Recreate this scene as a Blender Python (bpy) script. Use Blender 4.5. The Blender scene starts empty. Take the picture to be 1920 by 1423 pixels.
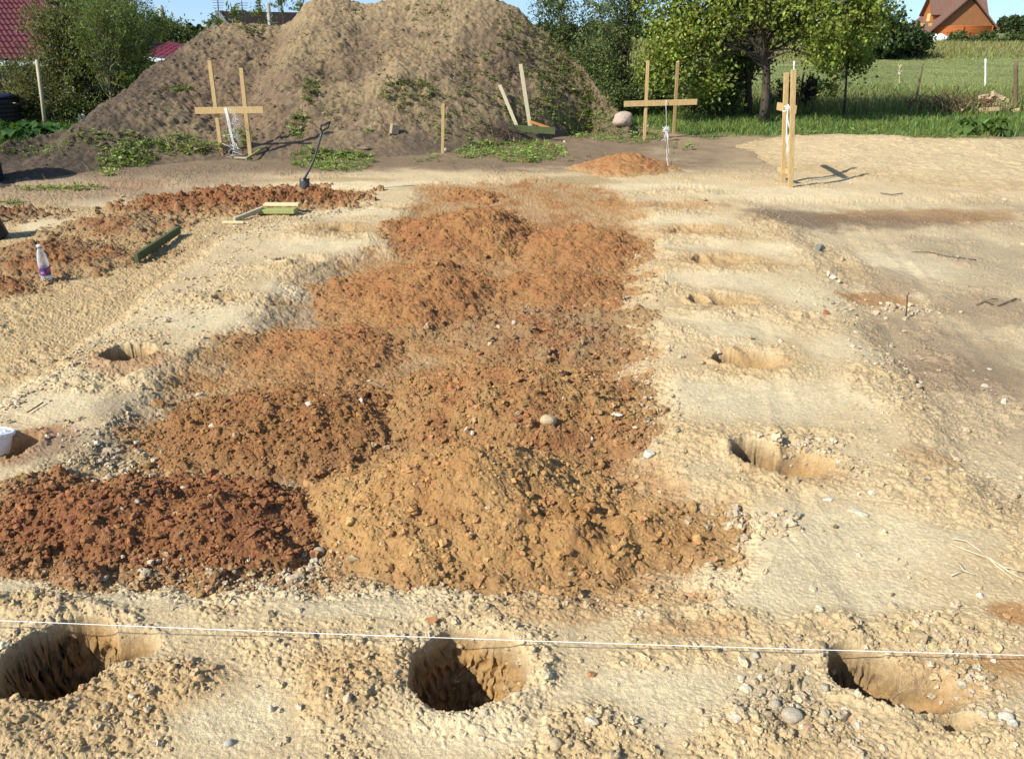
import bpy, math, random
import numpy as np
from mathutils import Vector, Matrix, Quaternion

R = math.radians
rng = np.random.default_rng(7)
random.seed(7)
scene = bpy.context.scene
COL = scene.collection

# ------------------------------------------------------------------ camera
CAMZ, FPX, CXP, CYP, HORIZON = 2.4, 1478.0, 960.0, 711.5, 52.0
PITCH = math.atan((CYP - HORIZON) / FPX)
cam_d = bpy.data.cameras.new('camera')
cam = bpy.data.objects.new('camera', cam_d)
COL.objects.link(cam)
cam.location = (0, 0, CAMZ)
cam.rotation_euler = (math.pi / 2 - PITCH, 0, 0)
cam_d.sensor_width = 36.0
cam_d.lens = FPX / 1920 * 36.0
cam_d.clip_start = 0.05
cam_d.clip_end = 3000
scene.camera = cam

# ------------------------------------------------------------------ sky, sun, exposure
SUN_EL, SUN_AZ = R(37), R(33)          # shadows fall to +X, turned SUN_AZ towards +Y
to_sun = Vector((-math.cos(SUN_AZ) * math.cos(SUN_EL), -math.sin(SUN_AZ) * math.cos(SUN_EL), math.sin(SUN_EL)))
world = bpy.data.worlds.new('World')
scene.world = world
world.use_nodes = True
wn = world.node_tree
sky = wn.nodes.new('ShaderNodeTexSky')
sky.sky_type = 'NISHITA'
sky.sun_disc = False
sky.sun_elevation = SUN_EL
sky.sun_rotation = math.atan2(to_sun.x, to_sun.y)
sky.air_density = 1.0
sky.dust_density = 0.5
sky.ozone_density = 2.0
# the low sky looked as blue as the photograph's: look the sky up a little above the true direction
stc = wn.nodes.new('ShaderNodeTexCoord'); sad = wn.nodes.new('ShaderNodeVectorMath'); sad.operation = 'ADD'; sad.inputs[1].default_value = (0, 0, .15)
snm = wn.nodes.new('ShaderNodeVectorMath'); snm.operation = 'NORMALIZE'
wn.links.new(stc.outputs['Generated'], sad.inputs[0]); wn.links.new(sad.outputs[0], snm.inputs[0]); wn.links.new(snm.outputs[0], sky.inputs['Vector'])
wn.links.new(sky.outputs['Color'], wn.nodes['Background'].inputs['Color'])
wn.nodes['Background'].inputs['Strength'].default_value = 0.14
sun_d = bpy.data.lights.new('sun', 'SUN')
sun_d.energy = 5.0
sun_d.angle = R(0.5)
sun_d.color = (1.0, 0.955, 0.86)
sun = bpy.data.objects.new('sun', sun_d)
COL.objects.link(sun)
sun.rotation_euler = to_sun.to_track_quat('Z', 'Y').to_euler()
scene.view_settings.view_transform = 'Standard'
scene.view_settings.look = 'None'
scene.view_settings.gamma = 1
scene.view_settings.exposure = 0.52

# ------------------------------------------------------------------ pixel <-> world
SP, CP = math.sin(PITCH), math.cos(PITCH)

def ray(px, py):
    a, b = (px - CXP) / FPX, -(py - CYP) / FPX
    return np.array([a, CP + b * SP, -SP + b * CP])

def G(px, py, z=0.0):
    d = ray(px, py)
    t = (z - CAMZ) / d[2]
    return np.array([d[0] * t, d[1] * t, z])

def at_y(px, py, Y):
    d = ray(px, py)
    t = Y / d[1]
    return np.array([d[0] * t, Y, CAMZ + d[2] * t])

def depth_of(Y, z=0.0):
    return Y * CP + (CAMZ - z) * SP

def mpp(Y, z=0.0):
    return depth_of(Y, z) / FPX

# ------------------------------------------------------------------ noise
def _hash(ix, iy, seed):
    with np.errstate(over='ignore'):
        h = ix.astype(np.uint32) * np.uint32(374761393) + iy.astype(np.uint32) * np.uint32(668265263) + np.uint32((seed * 1274126177 + 1013904223) & 0xffffffff)
        h ^= h >> np.uint32(13)
        h *= np.uint32(1274126177)
        h ^= h >> np.uint32(16)
        h *= np.uint32(2246822519)
        h ^= h >> np.uint32(15)
    return h

_ang = np.linspace(0, 2 * np.pi, 256, endpoint=False)
_gx, _gy = np.cos(_ang).astype(np.float32), np.sin(_ang).astype(np.float32)

def perlin(x, y, seed=0):
    x = np.asarray(x, np.float32); y = np.asarray(y, np.float32)
    fx, fy = np.floor(x), np.floor(y)
    ix, iy = fx.astype(np.int32), fy.astype(np.int32)
    dx, dy = x - fx, y - fy
    u = dx * dx * dx * (dx * (dx * 6 - 15) + 10)
    v = dy * dy * dy * (dy * (dy * 6 - 15) + 10)
    def g(ox, oy):
        h = _hash(ix + ox, iy + oy, seed) & np.uint32(255)
        return _gx[h] * (dx - ox) + _gy[h] * (dy - oy)
    a, b, c, d = g(0, 0), g(1, 0), g(0, 1), g(1, 1)
    return ((a + (b - a) * u) * (1 - v) + (c + (d - c) * u) * v) * 1.5

def fbm(x, y, f, octv=4, seed=0, gain=0.5):
    s, amp, tot = 0, 1.0, 0.0
    for i in range(octv):
        ca, sa = math.cos(1.1 * i), math.sin(1.1 * i)
        s = s + amp * perlin((x * ca - y * sa) * f, (x * sa + y * ca) * f, seed + 17 * i)
        tot += amp; amp *= gain; f *= 2.03
    return s / tot

def bumps(x, y, f, seed=0, keep=0.8, flat=0.8):
    """rounded clods: hemispheres of random radius, one to a cell (height in metres)"""
    X = np.asarray(x, np.float32) * f; Y = np.asarray(y, np.float32) * f
    fx, fy = np.floor(X), np.floor(Y)
    ix, iy = fx.astype(np.int32), fy.astype(np.int32)
    out = np.zeros_like(X)
    for oy in (-1, 0, 1):
        for ox in (-1, 0, 1):
            h = _hash(ix + ox, iy + oy, seed)
            jx = (h & np.uint32(1023)).astype(np.float32) / 1023
            jy = ((h >> np.uint32(10)) & np.uint32(1023)).astype(np.float32) / 1023
            rr = ((h >> np.uint32(20)) & np.uint32(255)).astype(np.float32) / 255
            kp = ((h >> np.uint32(28)) & np.uint32(15)).astype(np.float32) / 15
            r = (0.22 + 0.48 * rr * rr) * (kp < keep)
            dx, dy = X - (fx + ox + jx), Y - (fy + oy + jy)
            ca = dx * 0.8 + dy * (rr - 0.5) * 0.9
            d2 = r * r - (ca * ca + dy * dy)
            np.maximum(out, np.sqrt(np.maximum(d2, 0)) * (0.55 + 0.45 * jx), out=out)
    return out * (flat / f)

def sstep(a, b, x):
    t = np.clip((x - a) / (b - a), 0, 1)
    return t * t * (3 - 2 * t)

def poly_sd(X, Y, pts):
    """signed distance to a polygon, positive inside"""
    P = np.asarray(pts, np.float32)
    d2 = np.full(X.shape, 1e9, np.float32)
    ins = np.zeros(X.shape, bool)
    n = len(P)
    for i in range(n):
        ax, ay = P[i]; bx, by = P[(i + 1) % n]
        ex, ey = bx - ax, by - ay
        wx, wy = X - ax, Y - ay
        t = np.clip((wx * ex + wy * ey) / (ex * ex + ey * ey + 1e-9), 0, 1)
        qx, qy = wx - ex * t, wy - ey * t
        np.minimum(d2, qx * qx + qy * qy, out=d2)
        c = ((ay > Y) != (by > Y)) & (X < (bx - ax) * (Y - ay) / (by - ay + 1e-12) + ax)
        ins ^= c
    d = np.sqrt(d2)
    return np.where(ins, d, -d)

def wpoly(pxs):
    return [G(a, b)[:2] for a, b in pxs]

# ------------------------------------------------------------------ mesh helpers
def make_mesh(name, V, faces, mat=None, parent=None, col=None, smooth=True, link=True):
    """faces: one int array (m,k) or a list of such arrays"""
    if isinstance(faces, np.ndarray):
        faces = [faces]
    faces = [np.asarray(f, np.int32) for f in faces if len(f)]
    me = bpy.data.meshes.new(name)
    V = np.asarray(V, np.float32)
    me.vertices.add(len(V))
    me.vertices.foreach_set('co', V.ravel())
    nl = sum(f.size for f in faces); nf = sum(len(f) for f in faces)
    me.loops.add(nl); me.polygons.add(nf)
    me.loops.foreach_set('vertex_index', np.concatenate([f.ravel() for f in faces]))
    tot = np.concatenate([np.full(len(f), f.shape[1], np.int32) for f in faces])
    start = np.concatenate([[0], np.cumsum(tot)[:-1]]).astype(np.int32)
    me.polygons.foreach_set('loop_start', start)
    me.polygons.foreach_set('loop_total', tot)
    me.polygons.foreach_set('use_smooth', np.full(nf, smooth, bool))
    if col is not None:
        a = me.attributes.new('Col', 'FLOAT_COLOR', 'POINT')
        c = np.ones((len(V), 4), np.float32); c[:, :3] = col
        a.data.foreach_set('color', c.ravel())
    me.update(calc_edges=True)
    me.validate()
    if mat: me.materials.append(mat)
    o = bpy.data.objects.new(name, me)
    COL.objects.link(o)
    if parent is not None: o.parent = parent
    return o

class MB:
    """collects quads/tris of one mesh"""
    def __init__(s): s.v, s.f3, s.f4, s.n = [], [], [], 0
    def add(s, V, F):
        V = np.asarray(V, float); F = np.asarray(F, int)
        s.v.append(V); (s.f3 if F.shape[1] == 3 else s.f4).append(F + s.n)
        s.n += len(V)
    def addm(s, V, Fs):
        V = np.asarray(V, float); s.v.append(V)
        for F in Fs:
            F = np.asarray(F, int)
            if len(F): (s.f3 if F.shape[1] == 3 else s.f4).append(F + s.n)
        s.n += len(V)
    def box(s, c, size, M=None, bev=0.0):
        hx, hy, hz = [k / 2 for k in size]
        if bev <= 0:
            V = np.array([[x, y, z] for x in (-hx, hx) for y in (-hy, hy) for z in (-hz, hz)])
            F = [[0, 1, 3, 2], [4, 6, 7, 5], [0, 4, 5, 1], [2, 3, 7, 6], [0, 2, 6, 4], [1, 5, 7, 3]]
            Fs = [F]
        else:
            b = min(bev, hx * .9, hy * .9, hz * .9)
            V, F4, F3 = [], [], []
            idx = {}
            for sx in (-1, 1):
                for sy in (-1, 1):
                    for sz in (-1, 1):
                        for ax in range(3):
                            p = [sx * (hx - b), sy * (hy - b), sz * (hz - b)]
                            p[ax] = (sx * hx, sy * hy, sz * hz)[ax]
                            idx[(sx, sy, sz, ax)] = len(V); V.append(p)
            S = (-1, 1)
            for ax in range(3):
                o1, o2 = [k for k in range(3) if k != ax]
                for sg in S:
                    q = []
                    for (a, b2) in ((-1, -1), (1, -1), (1, 1), (-1, 1)):
                        k = [0, 0, 0]; k[ax] = sg; k[o1] = a; k[o2] = b2
                        q.append(idx[(*k, ax)])
                    F4.append(q)
                for a in S:
                    for b2 in S:
                        k1 = [0, 0, 0]; k1[o1] = a; k1[o2] = b2
                        k1[ax] = -1; k2 = list(k1); k2[ax] = 1
                        F4.append([idx[(*k1, o1)], idx[(*k2, o1)], idx[(*k2, o2)], idx[(*k1, o2)]])
            for sx in S:
                for sy in S:
                    for sz in S:
                        F3.append([idx[(sx, sy, sz, 0)], idx[(sx, sy, sz, 1)], idx[(sx, sy, sz, 2)]])
            V = np.array(V); Fs = [F4, F3]
        if M is not None: V = V @ np.array(M.to_3x3()).T
        s.addm(V + np.asarray(c), Fs)
    def beam(s, p0, p1, w, t, side=(1, 0, 0), bev=0.003):
        """board from p0 to p1; w across `side`, t across the third axis"""
        p0, p1 = Vector(p0), Vector(p1)
        z = (p1 - p0); L = z.length; z.normalize()
        x = Vector(side); x = (x - z * x.dot(z)).normalized(); y = z.cross(x)
        M = Matrix((x, y, z)).transposed()
        s.box((p0 + p1) / 2, (w, t, L), M, bev)
    def tube(s, pts, rad, n=6, cap=True):
        pts = [Vector(p) for p in pts]
        if not hasattr(rad, '__len__'): rad = [rad] * len(pts)
        V, F = [], []
        up = Vector((0.13, 0.31, 0.94))
        for i, p in enumerate(pts):
            a = pts[max(i - 1, 0)]; b = pts[min(i + 1, len(pts) - 1)]
            d = (b - a).normalized() if (b - a).length > 1e-9 else Vector((0, 0, 1))
            x = d.cross(up)
            if x.length < 1e-4: x = d.cross(Vector((1, 0, 0)))
            x.normalize(); y = d.cross(x)
            for k in range(n):
                th = 2 * math.pi * k / n
                V.append(p + (x * math.cos(th) + y * math.sin(th)) * rad[i])
        for i in range(len(pts) - 1):
            for k in range(n):
                k2 = (k + 1) % n
                F.append([i * n + k, i * n + k2, (i + 1) * n + k2, (i + 1) * n + k])
        F3 = []
        if cap:
            c0 = len(V); V.append(pts[0]); c1 = len(V); V.append(pts[-1])
            m = (len(pts) - 1) * n
            for k in range(n):
                k2 = (k + 1) % n
                F3 += [[c0, k2, k], [c1, m + k, m + k2]]
        s.addm(np.array([list(v) for v in V]), [F, F3])
    def lathe(s, prof, n=24, c=(0, 0, 0), M=None):
        V, F = [], []
        for r, z in prof:
            for k in range(n):
                th = 2 * math.pi * k / n
                V.append([r * math.cos(th), r * math.sin(th), z])
        for i in range(len(prof) - 1):
            for k in range(n):
                k2 = (k + 1) % n
                F.append([i * n + k, i * n + k2, (i + 1) * n + k2, (i + 1) * n + k])
        V = np.array(V)
        if M is not None: V = V @ np.array(M.to_3x3()).T
        s.add(V + np.asarray(c), F)
    def poly(s, V, F):
        for f in F:
            if len(f) in (3, 4): continue
        V = np.asarray(V, float)
        s.addm(V, [[f for f in F if len(f) == 4], [f for f in F if len(f) == 3]])
    def build(s, name, mat, parent=None, smooth=False, col=None, offset=None):
        V = np.concatenate(s.v)
        if offset is not None: V = V - np.asarray(offset)
        fs = []
        if s.f4: fs.append(np.concatenate(s.f4))
        if s.f3: fs.append(np.concatenate(s.f3))
        return make_mesh(name, V, fs, mat, parent, col, smooth)

def tag(o, label=None, cat=None, group=None, kind=None):
    if label: o['label'] = label
    if cat: o['category'] = cat
    if group: o['group'] = group
    if kind: o['kind'] = kind
    return o

def thing(name, label, cat, loc=(0, 0, 0), rz=0.0, group=None):
    o = bpy.data.objects.new(name, None)
    o.empty_display_size = 0.1
    COL.objects.link(o)
    o.location = loc; o.rotation_euler = (0, 0, rz)
    return tag(o, label, cat, group)

# ------------------------------------------------------------------ materials
def new_mat(name):
    m = bpy.data.materials.new(name); m.use_nodes = True
    nt = m.node_tree
    return m, nt, nt.nodes['Principled BSDF']

def N(nt, t, **kw):
    n = nt.nodes.new(t)
    for k, v in kw.items():
        if k in n.inputs: n.inputs[k].default_value = v
        else: setattr(n, k, v)
    return n

def soil_mat(name, s1=45.0, s2=170.0, bump=0.0065, var=(0.78, 1.22)):
    m, nt, b = new_mat(name)
    at = N(nt, 'ShaderNodeAttribute', attribute_name='Col')
    tc = N(nt, 'ShaderNodeTexCoord')
    n1 = N(nt, 'ShaderNodeTexNoise', Scale=s1, Detail=6.0, Roughness=0.65)
    n2 = N(nt, 'ShaderNodeTexNoise', Scale=s2, Detail=4.0, Roughness=0.7)
    nt.links.new(tc.outputs['Object'], n1.inputs['Vector'])
    nt.links.new(tc.outputs['Object'], n2.inputs['Vector'])
    mr = N(nt, 'ShaderNodeMapRange'); mr.inputs['From Min'].default_value = .3; mr.inputs['From Max'].default_value = .7
    mr.inputs['To Min'].default_value = var[0]; mr.inputs['To Max'].default_value = var[1]
    nt.links.new(n1.outputs['Fac'], mr.inputs['Value'])
    mr2 = N(nt, 'ShaderNodeMapRange'); mr2.inputs['From Min'].default_value = .3; mr2.inputs['From Max'].default_value = .7
    mr2.inputs['To Min'].default_value = .82; mr2.inputs['To Max'].default_value = 1.18
    nt.links.new(n2.outputs['Fac'], mr2.inputs['Value'])
    mu = N(nt, 'ShaderNodeMath', operation='MULTIPLY')
    nt.links.new(mr.outputs[0], mu.inputs[0]); nt.links.new(mr2.outputs[0], mu.inputs[1])
    vm = N(nt, 'ShaderNodeVectorMath', operation='SCALE')
    nt.links.new(at.outputs['Color'], vm.inputs[0]); nt.links.new(mu.outputs[0], vm.inputs['Scale'])
    nt.links.new(vm.outputs[0], b.inputs['Base Color'])
    b.inputs['Roughness'].default_value = 0.95
    b.inputs['Specular IOR Level'].default_value = 0.12
    ad = N(nt, 'ShaderNodeMath', operation='ADD')
    nt.links.new(n1.outputs['Fac'], ad.inputs[0]); nt.links.new(n2.outputs['Fac'], ad.inputs[1])
    bp = N(nt, 'ShaderNodeBump', Strength=0.9, Distance=bump)
    nt.links.new(ad.outputs[0], bp.inputs['Height'])
    nt.links.new(bp.outputs[0], b.inputs['Normal'])
    return m

def noise_mat(name, c1, c2, scale=8.0, rough=0.8, stretch=(1, 1, 1), bump=0.0, spec=0.25, detail=5.0, obj=True, metal=0.0):
    m, nt, b = new_mat(name)
    tc = N(nt, 'ShaderNodeTexCoord')
    mp = N(nt, 'ShaderNodeMapping'); mp.inputs['Scale'].default_value = stretch
    nt.links.new(tc.outputs['Object'], mp.inputs['Vector'])
    n1 = N(nt, 'ShaderNodeTexNoise', Scale=scale, Detail=detail, Roughness=0.6)
    nt.links.new(mp.outputs[0], n1.inputs['Vector'])
    cr = N(nt, 'ShaderNodeValToRGB')
    cr.color_ramp.elements[0].color = (*c1, 1); cr.color_ramp.elements[1].color = (*c2, 1)
    cr.color_ramp.elements[0].position = .32; cr.color_ramp.elements[1].position = .68
    nt.links.new(n1.outputs['Fac'], cr.inputs[0]); nt.links.new(cr.outputs[0], b.inputs['Base Color'])
    b.inputs['Roughness'].default_value = rough
    b.inputs['Specular IOR Level'].default_value = spec
    b.inputs['Metallic'].default_value = metal
    if bump:
        bp = N(nt, 'ShaderNodeBump', Strength=0.7, Distance=bump)
        nt.links.new(n1.outputs['Fac'], bp.inputs['Height']); nt.links.new(bp.outputs[0], b.inputs['Normal'])
    return m

def leaf_mat(name, trans=0.36, rough=0.5, spec=0.3):
    m, nt, b = new_mat(name)
    at = N(nt, 'ShaderNodeAttribute', attribute_name='Col')
    nt.links.new(at.outputs['Color'], b.inputs['Base Color'])
    b.inputs['Roughness'].default_value = rough
    b.inputs['Specular IOR Level'].default_value = spec
    tr = N(nt, 'ShaderNodeBsdfTranslucent')
    vm = N(nt, 'ShaderNodeVectorMath', operation='MULTIPLY'); vm.inputs[1].default_value = (1.3, 1.25, 0.5)
    nt.links.new(at.outputs['Color'], vm.inputs[0]); nt.links.new(vm.outputs[0], tr.inputs['Color'])
    mx = N(nt, 'ShaderNodeMixShader'); mx.inputs[0].default_value = trans
    nt.links.new(b.outputs[0], mx.inputs[1]); nt.links.new(tr.outputs[0], mx.inputs[2])
    nt.links.new(mx.outputs[0], nt.nodes['Material Output'].inputs['Surface'])
    return m

M_soil = soil_mat('soil')
M_heap = soil_mat('loose soil', 60, 220, 0.009)
M_mound = soil_mat('mound soil', 9, 40, 0.02, (0.75, 1.25))
M_clod = soil_mat('clod soil', 60, 200, 0.004)
M_stone = soil_mat('stone surface', 40, 160, 0.003, (0.8, 1.15))
M_leaf = leaf_mat('leaf')
M_grass = leaf_mat('grass blade', 0.25, 0.55, 0.25)
M_wood = noise_mat('new pine', (0.34, 0.225, 0.095), (0.56, 0.41, 0.19), 5, 0.75, (22, 22, 1.6), 0.002)
M_woodg = noise_mat('weathered board', (0.33, 0.29, 0.18), (0.48, 0.42, 0.27), 6, 0.8, (10, 10, 1.2), 0.001)
M_green = noise_mat('green treated wood', (0.055, 0.075, 0.025), (0.11, 0.125, 0.05), 5, 0.75, (10, 10, 1.2), 0.001)
M_greenl = noise_mat('pale green treated wood', (0.22, 0.26, 0.08), (0.34, 0.34, 0.13), 5, 0.75, (10, 10, 1.2), 0.001)
M_cream = noise_mat('fresh sawn wood', (0.60, 0.48, 0.24), (0.74, 0.62, 0.36), 5, 0.7, (8, 8, 1.2), 0.0005)
M_orange = noise_mat('orange wood', (0.45, 0.17, 0.04), (0.62, 0.27, 0.07), 5, 0.7, (8, 8, 1.5), 0.0005)
M_post = noise_mat('old post', (0.10, 0.065, 0.04), (0.20, 0.135, 0.085), 5, 0.9, (12, 12, 1.5), 0.004)
M_bark = noise_mat('bark', (0.035, 0.028, 0.02), (0.10, 0.08, 0.055), 14, 0.95, (1, 1, .25), 0.02)
M_barkl = noise_mat('pale bark', (0.16, 0.14, 0.08), (0.27, 0.24, 0.14), 10, 0.9, (1, 1, .3), 0.01)
M_twig = noise_mat('twig', (0.06, 0.04, 0.03), (0.16, 0.11, 0.08), 10, 0.9)
M_root = noise_mat('pale root', (0.42, 0.34, 0.21), (0.64, 0.55, 0.38), 30, 0.8)
M_string = noise_mat('white string', (0.74, 0.73, 0.70), (0.86, 0.86, 0.84), 80, 0.8)
M_dull = noise_mat('soiled string', (0.36, 0.31, 0.22), (0.5, 0.45, 0.34), 30, 0.9)
M_dark = noise_mat('black plastic', (0.012, 0.013, 0.014), (0.028, 0.028, 0.028), 6, 0.5)
M_shovel = noise_mat('dark steel', (0.025, 0.028, 0.026), (0.06, 0.06, 0.055), 14, 0.45, (1, 1, 1), 0.0, 0.5)
M_white = noise_mat('white plastic', (0.66, 0.68, 0.66), (0.80, 0.82, 0.80), 9, 0.5)
M_whitewall = noise_mat('white plaster', (0.60, 0.60, 0.58), (0.78, 0.78, 0.76), 2, 0.9)

# ------------------------------------------------------------------ terrain description (pixels of the survey -> metres)
C_SAND = np.array([.52, .400, .228]); C_TAN = np.array([.44, .31, .152]); C_PALE = np.array([.59, .478, .290])
C_RED = np.array([.255, .115, .047]); C_REDD = np.array([.215, .092, .041]); C_YEL = np.array([.415, .250, .100])
C_ORG = np.array([.355, .185, .070]); C_BRN = np.array([.185, .130, .080]); C_DRK = np.array([.105, .078, .052])
C_GREY = np.array([.30, .235, .150]); C_OLV = np.array([.27, .185, .095])
C_GRASS = np.array([.055, .095, .022]); C_FIELD = np.array([.19, .215, .075]); C_DRY = np.array([.23, .19, .08])

POLY_TRENCH = wpoly([(800, 345), (1000, 338), (1130, 350), (1190, 400), (1215, 430), (1190, 540), (1150, 600), (1205, 650), (1180, 700),
                     (1235, 745), (1215, 800), (1190, 870), (1230, 930), (1380, 985), (1320, 1040), (1290, 1085), (1000, 1095), (700, 1080),
                     (300, 1070), (0, 1055), (-200, 1050), (-200, 960), (20, 930), (130, 880), (240, 800), (330, 715), (400, 660), (490, 610),
                     (560, 535), (640, 480), (720, 460), (760, 400)])
POLY_RIGHT = wpoly([(1400, 372), (1500, 430), (1570, 520), (1640, 620), (1720, 740), (1790, 850), (1900, 960), (2500, 1000), (2600, 372)])
POLY_LEFT = wpoly([(-700, 330), (700, 352), (640, 385), (420, 440), (330, 510), (200, 610), (60, 720), (-60, 800), (-700, 800)])

# holes: (px, py, radius px, depth, [ramps: (px, py, rx, ry, depth)])
HOLES = [
    (112, 1236, 108, .62, [(228, 1212, 75, 34, .26)]),
    (876, 1250, 110, .42, []),
    (1625, 1258, 72, .40, [(1715, 1292, 120, 46, .27), (1785, 1350, 60, 26, .13)]),
    (1415, 850, 44, .42, [(1495, 866, 92, 30, .20)]),
    (1368, 672, 33, .36, [(1420, 676, 62, 24, .17)]),
    (1312, 563, 20, .32, [(1368, 563, 62, 14, .12)]),
    (1316, 484, 18, .22, [(1350, 488, 78, 15, .14)]),
    (1272, 428, 12, .28, [(1302, 430, 66, 12, .15)]),
    (1268, 388, 10, .12, [(1275, 387, 70, 8, .10)]),
    (1280, 352, 8, .08, [(1290, 352, 70, 6, .07)]),
    (234, 667, 42, .50, [(270, 662, 30, 14, .12)]),
    (540, 488, 26, .38, [(572, 485, 46, 9, .12)]),
    (640, 428, 20, .10, [(640, 428, 50, 9, .10)]),
    (700, 388, 12, .06, [(720, 385, 60, 6, .08)]),
    (415, 562, 14, .14, [(420, 560, 45, 12, .07)]),
    (40, 826, 34, .15, [(-10, 842, 60, 26, .12)]),
    (556, 703, 24, .12, []),
]
HW = []
for (a, b, r, D, ramps) in HOLES:
    c = G(a, b); rm = r * mpp(c[1])
    rw = []
    for (ra, rb, rx, ry, rd) in ramps:
        rc = G(ra, rb)
        rw.append((rc[0], rc[1], rx * mpp(rc[1]), (G(ra, rb - ry)[1] - G(ra, rb + ry)[1]) / 2, rd))
    HW.append((c[0], c[1], rm, D, rw))

# earth mound ridge and toe
RIDGE = [(-900, 300, 13.0), (-300, 297, 13.8), (0, 284, 14.2), (60, 270, 15.2), (150, 250, 16.6), (190, 226, 17.6), (230, 200, 18.8), (270, 172, 20), (330, 120, 21),
         (365, 90, 21.6), (395, 62, 22), (430, 47, 22.2), (470, 44, 22.2), (520, 52, 22.2), (540, 42, 22.2), (562, 20, 22.3), (585, -2, 22.4), (620, -10, 22.5), (660, -2, 22.5), (685, 10, 22.5),
         (720, 6, 22.5), (770, -6, 22.5), (850, -14, 22.6), (930, -4, 22.5), (965, 16, 22.4), (1000, 46, 22.3), (1040, 84, 22.2),
         (1080, 116, 22), (1112, 146, 21.6), (1135, 182, 20.8), (1165, 214, 19.6), (1200, 232, 19.0), (1260, 245, 18.6)]
rp = np.array([[*at_y(a, b, Y)] for a, b, Y in RIDGE])
RX, RY, RZ = rp[:, 0], rp[:, 1], np.maximum(rp[:, 2], 0.0)
RZ[-1] = -.1; RZ[-2] = 0.05
TOE = [(-900, 350), (0, 348), (60, 342), (150, 330), (230, 308), (320, 304), (420, 297), (560, 302), (700, 298), (850, 286), (960, 272), (1040, 262), (1110, 246), (1160, 235), (1260, 250)]
tp = np.array([G(a, b) for a, b in TOE])

_xd = np.linspace(-40, 12, 2081)
def _blur(a, sg=22):
    k = np.exp(-.5 * (np.arange(-70, 71) / sg) ** 2); return np.convolve(np.pad(a, 70, mode='edge'), k / k.sum(), 'valid')
_zd = np.maximum(np.interp(_xd, RX, RZ), 0); _zd = np.where(_xd < -6.0, _blur(_zd, 7), _blur(_zd, 5)); _yd = _blur(np.interp(_xd, RX, RY), 30); _td = _blur(np.interp(_xd, tp[:, 0], tp[:, 1]), 30)

def mound_macro(X, Y):
    zr = np.interp(X, _xd, _zd); yr = np.interp(X, _xd, _yd); yt = np.interp(X, _xd, _td)
    yt = np.minimum(yt, yr - .4)
    u = (yr - Y) / (yr - yt)
    w = 0.10 * fbm(X, Y, 0.55, 3, 91)
    front = np.clip(1 - u + w * np.clip(u * (1 - u) * 4, 0, 1), -.3, 1.2)
    zf = zr * np.where(front > 0, np.abs(front) ** 1.12, front)
    zb = zr * (1 - np.clip((Y - yr) / (1.2 + 1.5 * zr), 0, 2) ** 1.2)
    z = np.where(u > 0, zf, zb)
    z = np.where(zr <= .02, -.25, z - .14 * (1 - sstep(.03, .30, zr)))
    return np.where(np.abs(X) < 40, z, -.3)

def base_macro(X, Y):
    """field, garden: the lie of the land without the digging"""
    z = 0.9 * sstep(24, 110, Y) + 2.0 * sstep(110, 400, Y)
    z = z + .05 * fbm(X, Y, .25, 3, 5) * sstep(13, 18, Y)
    return z

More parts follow.
